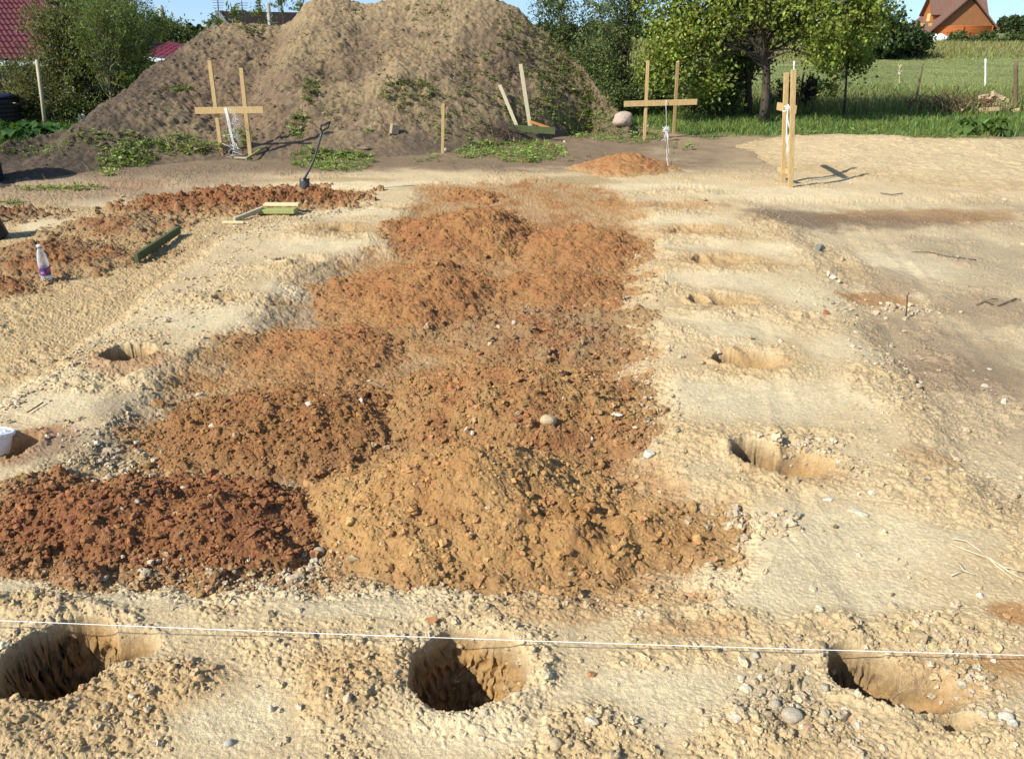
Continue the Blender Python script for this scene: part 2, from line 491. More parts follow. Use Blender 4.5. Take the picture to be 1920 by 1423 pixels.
def ground_eval(X, Y, want_col=True):
    X = np.asarray(X, np.float32); Y = np.asarray(Y, np.float32)
    Z = base_macro(X, Y).astype(np.float32)
    n = len(X)
    C = np.empty((n, 3), np.float32)
    # ---- far land: grass
    g1 = fbm(X, Y, .35, 4, 31); g2 = fbm(X, Y * .35, .12, 3, 33)
    far = C_FIELD * (1 + .35 * g1[:, None])
    band = np.clip(sstep(56, 68, Y + 10 * g2) * (1 - .6 * sstep(84, 96, Y)) + .5 * g2, 0, 1)[:, None] * .85
    far = far * (1 - band) + C_DRY * (.85 + .4 * g1[:, None]) * band
    nearg = (1 - sstep(24, 29, Y + 2 * g1))[:, None]
    far = far * (1 - nearg) + (C_GRASS * (1 + .5 * g1[:, None]) + .02) * nearg
    C[:] = far
    rough = np.zeros(n, np.float32)
    i = np.where((Y < 24.5) & (Y > .3) & (np.abs(X) < 20))[0]
    if len(i) == 0: return Z, C, rough
    x, y = X[i], Y[i]
    wx = x + .10 * fbm(x, y, 1.6, 3, 41); wy = y + .10 * fbm(x, y, 1.6, 3, 43)
    w1 = fbm(x, y, 2.2, 4, 47); w2 = fbm(x, y, .8, 3, 49); w3 = fbm(x, y, 9, 3, 51)
    ww = .16 * w1 + .06 * w3
    tr = sstep(-.30, .22, poly_sd(wx, wy, POLY_TRENCH) + .20 * w1 + .12 * w2)
    rt = sstep(-.25, .20, poly_sd(wx, wy, POLY_RIGHT) + .12 * w1)
    lf = sstep(-.12, .12, poly_sd(wx, wy, POLY_LEFT) + .1 * w1)
    edge = np.clip(4 * tr * (1 - tr) + 4 * rt * (1 - rt) + 3 * lf * (1 - lf), 0, 1)
    z = -.12 * tr * (1 - .75 * sstep(9.5, 12.5, y)) - .10 * rt * (1 - .5 * sstep(9, 12, y)) - .045 * lf + .035 * w2 + .012 * w1
    # rut lines and rills
    c = C_SAND * (1 + .12 * w1 + .08 * w3)[:, None]
    def mix(m, col):
        nonlocal c
        m = np.clip(m, 0, 1)[:, None]
        c = c * (1 - m) + col * (1 + .12 * w3 + .1 * w1)[:, None] * m
    def ell(px, py, rx, ry, soft=.35, wob=1.0):
        p = G(px, py)
        ax = rx * mpp(p[1]); ay = (G(px, max(py - ry, 62))[1] - G(px, py + ry)[1]) / 2
        dx, dy = (x - p[0]) / ax, (y - p[1]) / ay
        d = np.sqrt(dx * dx + dy * dy) + wob * (.45 * w1 + .18 * w3)
        return 1 - sstep(1 - soft, 1 + soft, d)
    tan = sstep(-.1, .35, w2 + .3 * w1)
    mix(.5 * tan, C_TAN)
    mix(lf * .75, C_TAN * .92)
    mix(tr * .85, C_OLV * .55 + C_ORG * .55)
    mix(tr * .8 * sstep(-.15, .3, w1 + .5 * w2), C_ORG * .88)
    mix(tr * .5 * sstep(.1, .45, w1 - .6 * w2), C_RED)
    mix(rt * (.25 + .4 * sstep(-.2, .3, w2 + .5 * w1)), C_GREY * 1.15)
    mix(rt * .5 * sstep(.12, .45, w1 - w2), C_PALE * .85)
    backb = sstep(14.2, 15.3, y + .6 * w1 + .7 * w2 + .25 * w3 + .02 * (x < -3) * 8 * (-3 - x))
    # the compacted pale pads between the holes
    pale = np.zeros(len(x), np.float32)
    for e in [(1390, 742, 175, 40), (1350, 612, 130, 28), (1345, 525, 110, 17), (1460, 470, 70, 16), (1300, 455, 85, 9), (1290, 410, 90, 9), (1250, 350, 120, 7),
              (1560, 1010, 260, 62), (1420, 1100, 170, 60), (1620, 1110, 120, 40), (1250, 1310, 230, 70), (150, 735, 150, 44), (395, 592, 95, 25), (560, 540, 70, 13),
              (600, 458, 90, 13), (640, 398, 90, 9), (350, 1112, 260, 24), (680, 1125, 190, 30), (100, 1095, 150, 18), (700, 345, 190, 7), (340, 352, 70, 7), (190, 373, 60, 7),
              (90, 416, 60, 11), (1440, 362, 220, 10), (430, 1340, 100, 60), (900, 1375, 140, 50), (1600, 300, 90, 14), (1620, 740, 60, 30), (1600, 660, 70, 30), (1520, 560, 60, 30), (1690, 480, 100, 24)]:
        pale = np.maximum(pale, ell(*e, soft=.4))
    pale = np.maximum(pale, sstep(.05, .35, .6 * w2 + .3 * w1 - .1) * (1 - tr) * (1 - rt) * (1 - .7 * lf) * .8)
    mix(pale * .9 * (1 - .6 * tr), C_PALE)
    for e, col, a in [((1500, 402, 100, 16), C_DRK * 1.5, .85), ((1730, 398, 190, 14), C_ORG * .75, .7), ((1600, 408, 190, 12), C_BRN, .7), ((1830, 470, 140, 40), C_GREY, .35), ((1760, 640, 150, 60), C_BRN * 1.3, .55),
                      ((1650, 505, 70, 26), C_BRN * 1.3, .6), ((1850, 560, 90, 30), C_BRN * 1.3, .5), ((1650, 545, 70, 14), C_ORG * .95, .8), ((1900, 1148, 42, 20), C_ORG, .9), ((1890, 1242, 80, 22), C_ORG, .75), ((1830, 690, 130, 40), C_BRN * 1.4, .6),
                      ((1740, 850, 60, 20), C_ORG * .9, .4), ((560, 870, 150, 22), C_GREY * 1.05, .7), ((800, 690, 90, 30), C_OLV * .9, .6), ((900, 610, 90, 22), C_OLV, .6), ((1080, 660, 60, 16), C_OLV * 1.1, .8), ((240, 345, 70, 8), C_RED * 1.2, .8),
                      ((120, 1075, 110, 10), C_ORG * .9, .5), ((1250, 1110, 110, 26), C_YEL * 1.02, .6), ((1050, 1140, 120, 30), C_ORG, .5), ((1300, 1180, 120, 16), C_ORG, .5), ((700, 1250, 180, 40), C_YEL, .45),
                      ((640, 1290, 80, 60), C_YEL * 1.02, .4), ((300, 1290, 150, 50), C_YEL * .95, .45), ((120, 1350, 200, 60), C_YEL * .92, .4), ((1800, 1260, 130, 40), C_YEL, .5), ((1490, 868, 105, 38), C_YEL * .95, .6), ((1400, 680, 95, 26), C_YEL, .45),
                      ((1370, 490, 110, 17), C_YEL, .55), ((1300, 432, 80, 14), C_YEL * .95, .6), ((1340, 566, 100, 15), C_YEL, .4), ((640, 430, 80, 11), C_YEL * .85, .6), ((230, 680, 90, 22), C_RED * 1.2, .6), ((60, 830, 70, 34), C_REDD * 1.3, .7),
                      ((150, 840, 90, 40), C_GREY * .9, .6), ((250, 760, 70, 34), C_GREY * 1.05, .7), ((540, 590, 60, 34), C_GREY, .7), ((620, 510, 60, 18), C_GREY, .6), ((820, 350, 60, 6), C_ORG, .6), ((620, 338, 120, 5), C_TAN * .8, .6), ((1080, 338, 80, 8), C_TAN * .7, .7), ((1240, 385, 120, 7), C_ORG, .6)]:
        mix(ell(*e) * a, col)
    spoil = np.zeros(len(x), np.float32)
    for e in [(655, 1300, 80, 66), (1110, 1380, 90, 66), (310, 1285, 110, 42), (120, 1375, 220, 46), (960, 1135, 150, 26), (1330, 1160, 110, 22), (1560, 1180, 100, 40), (1750, 1180, 130, 40), (1480, 1370, 160, 60), (1800, 1380, 160, 40), (60, 1130, 110, 24), (1480, 905, 130, 20), (1500, 815, 110, 16), (1330, 830, 90, 26), (1180, 760, 70, 40), (230, 720, 130, 20), (250, 870, 140, 40), (1760, 920, 130, 60), (1640, 720, 60, 50), (1300, 447, 120, 9), (1340, 503, 130, 11), (1360, 585, 130, 13), (1410, 700, 130, 17), (1260, 398, 110, 7), (1280, 362, 110, 6), (640, 442, 110, 9), (560, 502, 100, 11), (420, 562, 120, 18), (1560, 480, 70, 40), (1500, 600, 70, 26), (1450, 420, 60, 20), (1260, 620, 60, 24), (1240, 540, 50, 18)]:
        spoil = np.maximum(spoil, ell(*e, soft=.55, wob=1.6))
    mix(spoil * .45, C_TAN * .95)
    z = z + .045 * spoil * (.4 + w1 + .5 * w3)
    lb = sstep(0, 1, (-3.2 - x) * .5) * sstep(11.4, 12.6, y + .6 * w1)
    mix(lb * .75, C_BRN * 1.35)
    mix(backb * (1 - sstep(2.5, 6.5, x + 1.6 * w2 + w1)), C_BRN * (1.1))
    mix(backb * sstep(3.0, 6.0, x + 1.6 * w2 + w1) * (.12 + .5 * sstep(-.1, .35, w1 + .5 * w2)), C_GREY * .6 + C_TAN * .4)
    mix(sstep(15.0, 16.8, y + 1.2 * w2 + .5 * w1) * sstep(2.8, 4.6, x + w1) * .55, C_BRN * 1.1)
    grass = sstep(19.0, 20.6, y + 1.2 * w1 + .5 * w3 - 1.8 * sstep(4.6, 3.4, x)) * sstep(1.2, 2.4, x + .6 * w1) + sstep(16.2, 17, y + .6 * w1 - .12 * (x + 9)) * (1 - sstep(-7.6, -7.0, x + .5 * w1))
    mix(grass, C_GRASS)
    lgr = (1 - np.clip(grass, 0, 1))
    # ---- roughness of the loose ground
    rough_i = np.clip(.14 + .75 * sstep(.0, .5, w2 + .6 * w1) + .8 * edge + .35 * tr + .3 * lf + .2 * lb + .22 * rt * sstep(-.3, .3, w1) + .6 * spoil - .85 * pale * (1 - edge) * (1 - spoil), .03, 1) * lgr
    # ---- holes with their sloping ramps and crumbled rims
    hk = np.zeros(len(x), np.float32)
    for (hx, hy, r, D, rw) in HW:
        m = np.where((np.abs(x - hx) < 4.5 * r + .3) & (np.abs(y - hy) < 4.5 * r + .3))[0]
        if len(m) == 0: continue
        xx, yy = x[m], y[m]
        wob = .17 * perlin(xx * 1.1 / r, yy * 1.1 / r, 61) + .03 * perlin(xx * 2.6 / r, yy * 2.6 / r, 63)
        d = np.hypot(xx - hx, yy - hy) / r + wob
        din = np.hypot(xx - hx + .15 * r, yy - hy - .03 * r) / (.61 * r) + .9 * wob
        up_ = np.maximum(1 - d, 0); dn_ = np.maximum(din - 1, 0) * .61
        dep = D * np.clip(up_ / (up_ + dn_ + 1e-3), 0, 1) ** .8 * (.94 + .06 * np.clip(1 - din, 0, 1))
        rim = .035 * np.exp(-((d - 1.25) / .22) ** 2) * (.5 + .9 * w1[m])
        rr = 1 - sstep(1.15, 1.9, d)
        for (rx_, ry_, ra, rb, rd) in rw:
            d2 = np.hypot((xx - rx_) / ra, (yy - ry_) / rb) + .9 * wob
            dr = rd * (1 if r > .2 else .7) * (1 - sstep(.0, 1.1, d2))
            dep = np.maximum(dep, dr)
            rr = np.maximum(rr, .7 * (1 - sstep(.9, 1.5, d2)))
        k = np.clip(dep / .10, 0, 1)
        z[m] += rim * (1 - k) - dep
        hk[m] = np.maximum(hk[m], np.clip(dep / .05 - .3, 0, 1) * (1 if r > .12 else .6))
        strat = np.clip(.5 + .9 * perlin(xx * 3, z[m] * 9, 65) + .35 * w3[m], 0, 1)[:, None]
        sub = (C_YEL * .92) * strat + (C_OLV * 1.0) * (1 - strat)
        c[m] = c[m] * (1 - k[:, None]) + sub * k[:, None]
        rough_i[m] = np.clip(np.maximum(rough_i[m], rr * .85) * (1 - .45 * k), 0, 1)
    # ---- small relief
    near = np.where(y < 15.5)[0]
    xs, ys = x[near], y[near]
    rf = rough_i[near]
    fine = .0028 * fbm(xs, ys, 14, 3, 71) + .0022 * fbm(xs, ys, 55, 2, 73)
    b1 = bumps(xs, ys, 11, 81, .45, .55) * sstep(.45, .95, rf)
    b2 = bumps(xs, ys, 24, 83, .7, .75) * sstep(.2, .75, rf)
    b3 = bumps(xs, ys, 52, 85, .8, .8) * (.18 + .82 * sstep(.1, .5, rf))
    z[near] += (fine * (1 + 1.6 * rf) + np.maximum(np.maximum(b1 * .75, b2 * .85), b3) + .5 * b3 + .016 * rf * fbm(xs, ys, 6, 3, 75)) * (1 - .85 * hk[near])
    far_i = np.where(y >= 15.5)[0]
    z[far_i] += .03 * fbm(x[far_i], y[far_i], 3, 3, 77) * rough_i[far_i]
    # wheel ruts and scrape marks
    for pts, wd, dp in [([(1780, 1420), (1600, 1120), (1500, 940), (1470, 760), (1420, 600)], .05, .010), ([(0, 738), (110, 690), (200, 640)], .012, .007), ([(0, 752), (130, 694), (215, 640)], .012, .006), ([(30, 758), (150, 700)], .010, .006),
                        ([(1150, 1350), (1330, 1270), (1480, 1240)], .03, .006), ([(1240, 760), (1420, 740), (1600, 720)], .03, .006), ([(400, 1110), (620, 1120), (760, 1105)], .025, .006), ([(1900, 800), (1700, 560), (1560, 400)], .06, .010), ([(1960, 760), (1760, 540), (1620, 400)], .06, .010)]:
        P_ = np.array([G(*p)[:2] for p in pts])
        for a_, b_ in zip(P_[:-1], P_[1:]):
            m = np.where((x > min(a_[0], b_[0]) - .25) & (x < max(a_[0], b_[0]) + .25) & (y > min(a_[1], b_[1]) - .25) & (y < max(a_[1], b_[1]) + .25))[0]
            if not len(m): continue
            e_ = b_ - a_; t_ = ((x[m] - a_[0]) * e_[0] + (y[m] - a_[1]) * e_[1]) / (e_ @ e_)
            dd = np.hypot(x[m] - a_[0] - t_ * e_[0], y[m] - a_[1] - t_ * e_[1]) + .03 * w1[m] + .008 * w3[m]
            on = ((t_ >= 0) & (t_ < 1)) * np.clip(.7 + 1.1 * w1[m], 0, 1)
            z[m] += on * (-dp * np.exp(-(dd / wd) ** 2) + .45 * dp * np.exp(-((dd - 1.9 * wd) / (.6 * wd)) ** 2))
    # boot prints pressed into the packed sand
    rf_ = np.random.default_rng(77)
    for k in range(34):
        fy = 2.3 + 9 * rf_.uniform() ** 1.4; fx = rf_.uniform(-.62, .62) * (fy + .6); th = rf_.normal(0, .9); ct, st = math.cos(th), math.sin(th)
        m = np.where((np.abs(x - fx) < .25) & (np.abs(y - fy) < .25))[0]
        if not len(m): continue
        u = (x[m] - fx) * ct + (y[m] - fy) * st; v = -(x[m] - fx) * st + (y[m] - fy) * ct
        wd = .047 + .008 * np.sin(v * 18 + .6); q_ = np.maximum(np.abs(u) / wd, np.abs(v) / .145) + .12 * w3[m]
        ins = 1 - sstep(.82, 1.02, q_)
        z[m] += (-.007 * ins * (1 - .2 * (np.sin(v * 210) > .2)) + .003 * np.exp(-((q_ - 1.15) / .16) ** 2)) * np.clip(.6 + 1.2 * w1[m], 0, 1)
    Z[i] = Z[i] + z
    C[i] = np.clip(c, .01, .9)
    rough[i] = rough_i
    return Z, C, rough

def surf_macro(X, Y):
    X = np.atleast_1d(np.asarray(X, float)); Y = np.atleast_1d(np.asarray(Y, float))
    return np.maximum(base_macro(X, Y), mound_macro(X, Y))

def hit(px, py, lift=0.0):
    """where the view ray of a surveyed pixel meets land or mound"""
    d = ray(px, py)
    t = np.linspace(1.5, 140, 9000)
    X, Y, Zr = d[0] * t, d[1] * t, CAMZ + d[2] * t
    s = surf_macro(X, Y)
    k = np.where(Zr < s)[0]
    if len(k) == 0: k = [len(t) - 1]
    k = k[0]
    return Vector((X[k], Y[k], s[k] + lift))

# ------------------------------------------------------------------ ground sheet
rows = list(np.linspace(-9, 1.0, 9)) + [1.25, 1.5, 1.7]
py = np.arange(1500, 318, -1.12)
rows += [G(960, p)[1] for p in py]
rows += list(np.linspace(rows[-1] + .02, 27, 300))
rows += list(np.geomspace(27.2, 120, 110)) + list(np.geomspace(124, 2500, 26))
rows = np.array(sorted(rows))
tmid = np.linspace(-1, 1, 1440); tmar = np.linspace(0, 1, 151)[1:]; tfar = np.array([.2, .6, 1.4, 3, 8])
half = (.62 * np.maximum(rows, 1.2) + .62)[:, None]                 # dense where the ground is seen closest, then a margin of 2.2 m, then out to the horizon
mar = half + 2.2 * tmar[None, :]; farx = mar[:, -1:] + half * tfar[None, :]
GX = np.concatenate([-farx[:, ::-1], -mar[:, ::-1], half * tmid[None, :], mar, farx], 1).astype(np.float32)
tcol = np.zeros(GX.shape[1])
GY = np.repeat(rows[:, None], len(tcol), 1).astype(np.float32)
gz, gc, _ = ground_eval(GX.ravel(), GY.ravel())
nr, nc = GX.shape
idx = np.arange(nr * nc, dtype=np.int32).reshape(nr, nc)
quads = np.stack([idx[:-1, :-1], idx[:-1, 1:], idx[1:, 1:], idx[1:, :-1]], -1).reshape(-1, 4)
PX_, PY_ = GX.ravel(), GY.ravel()
for (hx, hy, r, D, rw) in HW:                         # lumpy cut walls: shift the wall points sideways, differently at each depth
    m = np.where((np.hypot(PX_ - hx, PY_ - hy) < 1.6 * r) & (gz < -.05))[0]
    kk = np.clip((-gz[m] - .05) / .08, 0, 1) * .075 * r
    a_, z_ = np.arctan2(PY_[m] - hy, PX_[m] - hx) * r, gz[m]
    nx_ = perlin(a_ * 14 / (r + .1), z_ * 16, 67) + .6 * perlin(a_ * 40, z_ * 40, 68); ny_ = perlin(a_ * 14 / (r + .1) + 9, z_ * 16, 69) + .6 * perlin(a_ * 40 + 5, z_ * 40, 70)
    PX_[m] += kk * nx_; PY_[m] += kk * ny_
ground = make_mesh('ground', np.stack([PX_, PY_, gz], -1), quads, M_soil, None, gc)
tag(ground, 'sandy dug-over building plot running back into garden and meadow', 'ground', kind='structure')
del GX, GY, gz, gc, idx, quads

# ------------------------------------------------------------------ earth mound
def mound_eval(X, Y):
    X = np.asarray(X, np.float32); Y = np.asarray(Y, np.float32)
    Z = mound_macro(X, Y).astype(np.float32)
    a1 = fbm(X, Y, 1.3, 4, 101); a2 = fbm(X, Y, .45, 3, 103); a3 = fbm(X, Y, 6, 3, 105)
    body = sstep(.0, .5, Z)
    gul = np.abs(fbm(X * 1.6, Y * .45, 1.2, 3, 107))
    b2_ = np.abs(fbm(X + .3 * a1, Y * 1.3, 1.9, 3, 109)); b3_ = np.abs(fbm(X, Y * 1.2, 4.6, 3, 110))
    Z = Z + body * (.05 * a1 + .17 * a2 + .09 * (b2_ - .2) + .065 * (b3_ - .2) - .02 * sstep(.08, 0, gul)) + .02 * a3
    cl = bumps(X, Y, 4.2, 111, .14, .30) + bumps(X, Y, 9, 113, .4, .6) + bumps(X, Y, 19, 115, .7, .7)
    Z = Z + cl * (.4 + .6 * body)
    c = C_BRN * np.array([1.15, 1.1, 1.0]) * np.ones((len(X), 3))
    m = sstep(-.15, .3, a2 + .4 * a1)[:, None]
    c = c * (1 - m) + np.array([.26, .185, .095]) * m
    # sandy spill down the crest, redder lenses, dark toe
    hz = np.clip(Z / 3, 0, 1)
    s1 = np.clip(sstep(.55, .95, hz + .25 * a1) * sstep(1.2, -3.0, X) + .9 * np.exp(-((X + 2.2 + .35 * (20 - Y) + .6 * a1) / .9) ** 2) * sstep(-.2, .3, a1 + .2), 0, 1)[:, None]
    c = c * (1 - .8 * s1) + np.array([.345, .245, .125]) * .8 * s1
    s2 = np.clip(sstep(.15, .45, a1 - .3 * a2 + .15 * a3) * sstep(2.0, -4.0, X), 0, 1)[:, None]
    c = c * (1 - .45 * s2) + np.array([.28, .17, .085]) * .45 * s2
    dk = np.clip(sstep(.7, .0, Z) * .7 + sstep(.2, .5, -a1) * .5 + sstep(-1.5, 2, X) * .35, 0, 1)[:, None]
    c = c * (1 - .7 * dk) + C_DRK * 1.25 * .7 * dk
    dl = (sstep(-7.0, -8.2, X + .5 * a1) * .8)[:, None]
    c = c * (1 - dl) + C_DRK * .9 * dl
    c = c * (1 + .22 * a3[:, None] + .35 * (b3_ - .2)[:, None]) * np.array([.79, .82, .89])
    return Z, np.clip(c, .01, .8)

mx = np.linspace(-24, 5.6, 1150); my = np.concatenate([np.linspace(12.0, 23.2, 560), np.linspace(23.3, 28.5, 40)])
MXX, MYY = np.meshgrid(mx, my)
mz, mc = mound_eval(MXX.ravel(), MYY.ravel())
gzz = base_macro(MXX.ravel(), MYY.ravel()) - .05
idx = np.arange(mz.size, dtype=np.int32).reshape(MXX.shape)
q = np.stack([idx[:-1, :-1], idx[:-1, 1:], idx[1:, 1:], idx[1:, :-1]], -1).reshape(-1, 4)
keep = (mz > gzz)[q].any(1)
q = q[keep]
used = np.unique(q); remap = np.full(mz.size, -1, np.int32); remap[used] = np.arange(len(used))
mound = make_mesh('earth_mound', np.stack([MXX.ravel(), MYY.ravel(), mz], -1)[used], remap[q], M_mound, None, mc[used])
tag(mound, 'long high mound of brown excavated earth with weeds at the back of the plot', 'mound')
del MXX, MYY, mz, mc, idx, q

# ------------------------------------------------------------------ soil heaps
class Heap:
    def __init__(s, label, cones, c1, c2, slope=.62, lump=1.0, group='heaps of dug soil', squash=.52):
        s.squash = squash; s.label, s.c1, s.c2, s.lump, s.group = label, np.array(c1), np.array(c2), lump, group
        s.cones = []
        for (xl, xr, fy, cy, cx) in cones:
            Yf = G(cx, fy)[1]
            lo, hi = .01, 2.5
            for _ in range(50):                      # height whose crest meets the surveyed crest row
                h = (lo + hi) / 2
                Yc = Yf + h / slope
                pyc = CYP - FPX * math.tan(math.atan2(h - CAMZ, Yc) + PITCH)
                if pyc > cy: lo = h
                else: hi = h
            Yc = Yf + h / slope
            k = mpp(Yc, h * .3)
            x0 = (cx - CXP) * mpp(Yc, h)
            s.cones.append((x0, Yc, max((x0 - (xl - CXP) * k), .05), max((xr - CXP) * k - x0, .05), h / slope * 1.0, h * s.squash))
        s.x0 = min(c[0] - c[2] for c in s.cones) - .35; s.x1 = max(c[0] + c[3] for c in s.cones) + .35
        s.y0 = min(c[1] - c[4] for c in s.cones) - .35; s.y1 = max(c[1] + c[4] for c in s.cones) + .4; s.ds = max(1.0, (s.y0 + .35) / 4.5) ** .75
        s.seed = abs(hash(label)) % 1000 if False else sum(map(ord, label)) % 997
    def eval(s, X, Y):
        X = np.asarray(X, np.float32); Y = np.asarray(Y, np.float32)
        sd = s.seed
        sz = min(max(c[4] for c in s.cones), .9)
        a1 = fbm(X, Y, 1.1 / sz, 3, sd); a2 = fbm(X, Y, 4.0 / sz, 3, sd + 5)
        X0, Y0 = X, Y
        X = X + .22 * sz * fbm(X0, Y0, 1.5 / sz, 4, sd + 21); Y = Y + .22 * sz * fbm(X0, Y0, 1.5 / sz, 3, sd + 23)
        h = np.full(X.shape, -9., np.float32)
        for (cx, cy, rl, rr, ry, hh) in s.cones:
            dx = X - cx
            dx = np.where(dx < 0, dx / rl, dx / rr)
            d = np.sqrt(dx * dx + ((Y - cy) / ry) ** 2 + .035) - .187
            d = d + (.20 * a1 + .09 * a2) * np.clip(d * 1.6 + .25, 0, 1)
            f = hh * np.where(d < 1, (1 - d) ** 1.12, -(d - 1) * 1.2) if False else hh * np.where(d < 1, np.abs(1 - d) ** 1.1, (1 - d) * .9)
            k = .03
            m = np.maximum(h, f); h = m + k * np.log1p(np.exp(-np.abs(h - f) / k)) * (np.abs(h - f) < .3) * .6
        X, Y = X0, Y0
        L = s.lump
        a4 = fbm(X, Y, 3.2, 3, sd + 31)
        h = h + .045 * a1 * sz + .045 * a2 * sz + .045 * a4 * min(L, 1)
        h = h + bumps(X, Y, 5.5 / s.ds, sd + 33, .22, .40) * L * .8
        b = np.maximum(bumps(X, Y, 12 / s.ds, sd + 1, .35, .55) * min(L, 1.3), bumps(X, Y, 24 / s.ds, sd + 2, .75, .8) * L)
        b3 = bumps(X, Y, 55 / s.ds, sd + 3, .8, .85) * min(1, 1.2 * L)
        big = sstep(-.25, .35, a2 + .5 * a1)
        h = h + b * (.5 + .9 * big) + b3 * 1.1 + .003 * fbm(X, Y, 60, 2, sd + 9)
        tr = sstep(-.25, .2, poly_sd(X, Y, POLY_TRENCH)); lfm = sstep(-.15, .15, poly_sd(X, Y, POLY_LEFT)); rtm = sstep(-.2, .2, poly_sd(X, Y, POLY_RIGHT))
        z = h - .11 * tr - .05 * lfm - .10 * rtm
        m = np.clip(.5 + .9 * a1 + .7 * a2, 0, 1)[:, None]
        c = s.c1 * (1 - m) + s.c2 * m
        toe = np.clip(sstep(.11, -.01, h + .06 * a4) * .8 + .45 * sstep(.18, .5, a4), 0, 1)[:, None] * .75
        c = c * (1 - toe) + ((C_OLV * .5 + C_ORG * .5) * tr[:, None] + C_TAN * .92 * (1 - tr[:, None])) * toe
        return z, np.clip(c * (1 + .15 * fbm(X, Y, 12, 3, sd + 7)[:, None]), .01, .8)
    def build(s):
        res = max(.0032, .62 * depth_of(max(s.y0, 1.8)) / 788)
        nx = int((s.x1 - s.x0) / res) + 2; ny = int((s.y1 - s.y0) / res) + 2
        X, Y = np.meshgrid(np.linspace(s.x0, s.x1, nx), np.linspace(s.y0, s.y1, ny))
        z, c = s.eval(X.ravel(), Y.ravel())
        g, _, _ = ground_eval(X.ravel(), Y.ravel())
        idx = np.arange(z.size, dtype=np.int32).reshape(X.shape)
        q = np.stack([idx[:-1, :-1], idx[:-1, 1:], idx[1:, 1:], idx[1:, :-1]], -1).reshape(-1, 4)
        q = q[(z > g - .006)[q].any(1)]
        used = np.unique(q); rm = np.full(z.size, -1, np.int32); rm[used] = np.arange(len(used))
        o = make_mesh('soil_heap', np.stack([X.ravel(), Y.ravel(), z], -1)[used], rm[q], M_heap, None, c[used])
        tag(o, s.label, 'soil heap', s.group)
        return o

HEAPS = [
    Heap('largest yellow-brown heap in the foreground, between front trench and middle hole', [(600, 1130, 1056, 812, 890), (890, 1210, 1072, 945, 1060), (1090, 1345, 1020, 930, 1170)], C_YEL * 1.04, C_ORG * .92, .60, 1.0, squash=1.0),
    Heap('dark red crumbly heap at the left front, cut by the photo edge', [(-90, 470, 1056, 888, 225), (200, 595, 1048, 898, 400)], C_REDD * 1.06, C_RED * 1.05, .55, 1.3, squash=.9),
    Heap('red heap scattered with white pebbles, left of the middle trench', [(310, 640, 850, 722, 500), (450, 735, 842, 718, 610)], C_RED, C_ORG * .78, .42, 1.2, squash=.8),
    Heap('broad brown heap carrying the round tan cobble, middle of the trench', [(730, 1195, 835, 652, 955), (880, 1200, 822, 690, 1050)], C_RED * 1.12, C_YEL * .82, .5, 1.2, squash=.72),
    Heap('smooth orange heap with a steep shaded right edge, left of trench centre', [(465, 728, 692, 588, 650)], C_ORG * .92, C_RED * 1.15, .40, .8),
    Heap('small rounded lump beside the steep shaded edge in the trench', [(730, 835, 618, 583, 775)], C_OLV, C_ORG * .8, .5, 1.0),
    Heap('tall orange-brown heap in the trench, second row from the back on the left', [(625, 915, 592, 442, 805)], C_ORG * .92, C_RED * 1.05, .55, 1.0),
    Heap('low brown heap strewn with small cobbles, right side of trench centre', [(870, 1180, 660, 545, 1010)], C_RED * 1.1, C_OLV, .48, 1.25),
    Heap('orange-brown heap on the right of the trench, below the rear right heap', [(915, 1170, 560, 472, 1060)], C_ORG * .82, C_RED * 1.1, .52, 1.0),
    Heap('rounded orange-brown heap at the rear right of the trench', [(975, 1195, 490, 378, 1105)], C_ORG * .85, C_RED * 1.15, .52, .9),
    Heap('rearmost tall red-brown heap at the head of the trench', [(745, 1010, 470, 336, 900), (830, 960, 380, 328, 880)], C_RED * 1.05, C_ORG * .85, .55, 1.1),
    Heap('small bright orange heap by itself in front of the middle batter board', [(1085, 1255, 330, 287, 1175)], C_ORG * .9, C_RED * 1.2, .42, .5, squash=.9),
    Heap('leftmost dark red heap in the back row left of the shovel', [(235, 395, 398, 347, 325)], C_REDD * 1.0, C_RED * .9, .42, 1.7),
    Heap('low red heap second in the back row left of the shovel', [(355, 480, 392, 340, 412)], C_RED * .95, C_REDD, .42, 1.6),
    Heap('red heap just left of the shovel blade in the back row', [(440, 580, 392, 331, 512)], C_RED * .95, C_REDD, .42, 1.7),
    Heap('red heap just right of the shovel blade in the back row', [(525, 665, 385, 344, 602)], C_RED * .95, C_RED * .8, .42, 1.6),
    Heap('brown heap beyond the green plank, left side of the plot', [(120, 335, 442, 384, 225)], C_RED * 1.05, C_OLV * .9, .42, 1.1),
    Heap('long brown heap behind the water bottle', [(-60, 255, 518, 430, 60)], C_OLV * .95, C_RED, .42, 1.1),
    Heap('small dark clod heap at the far left edge of the plot', [(-80, 75, 412, 378, 5)], C_BRN * .9, C_RED * .8, .45, 1.3),
    Heap('red spill of soil at the left edge in front of the bottle', [(-90, 70, 556, 512, -10)], C_RED, C_REDD, .45, 1.1),
    Heap('pale sand bank along the right side in front of the grass', [(1440, 1840, 335, 256, 1690), (1560, 2250, 352, 264, 1850), (1800, 2700, 352, 268, 2150)], C_SAND * 1.0, C_SAND * .86, .13, .22, squash=.9, group='banks of pale sand'),
]
for h in HEAPS: h.build()

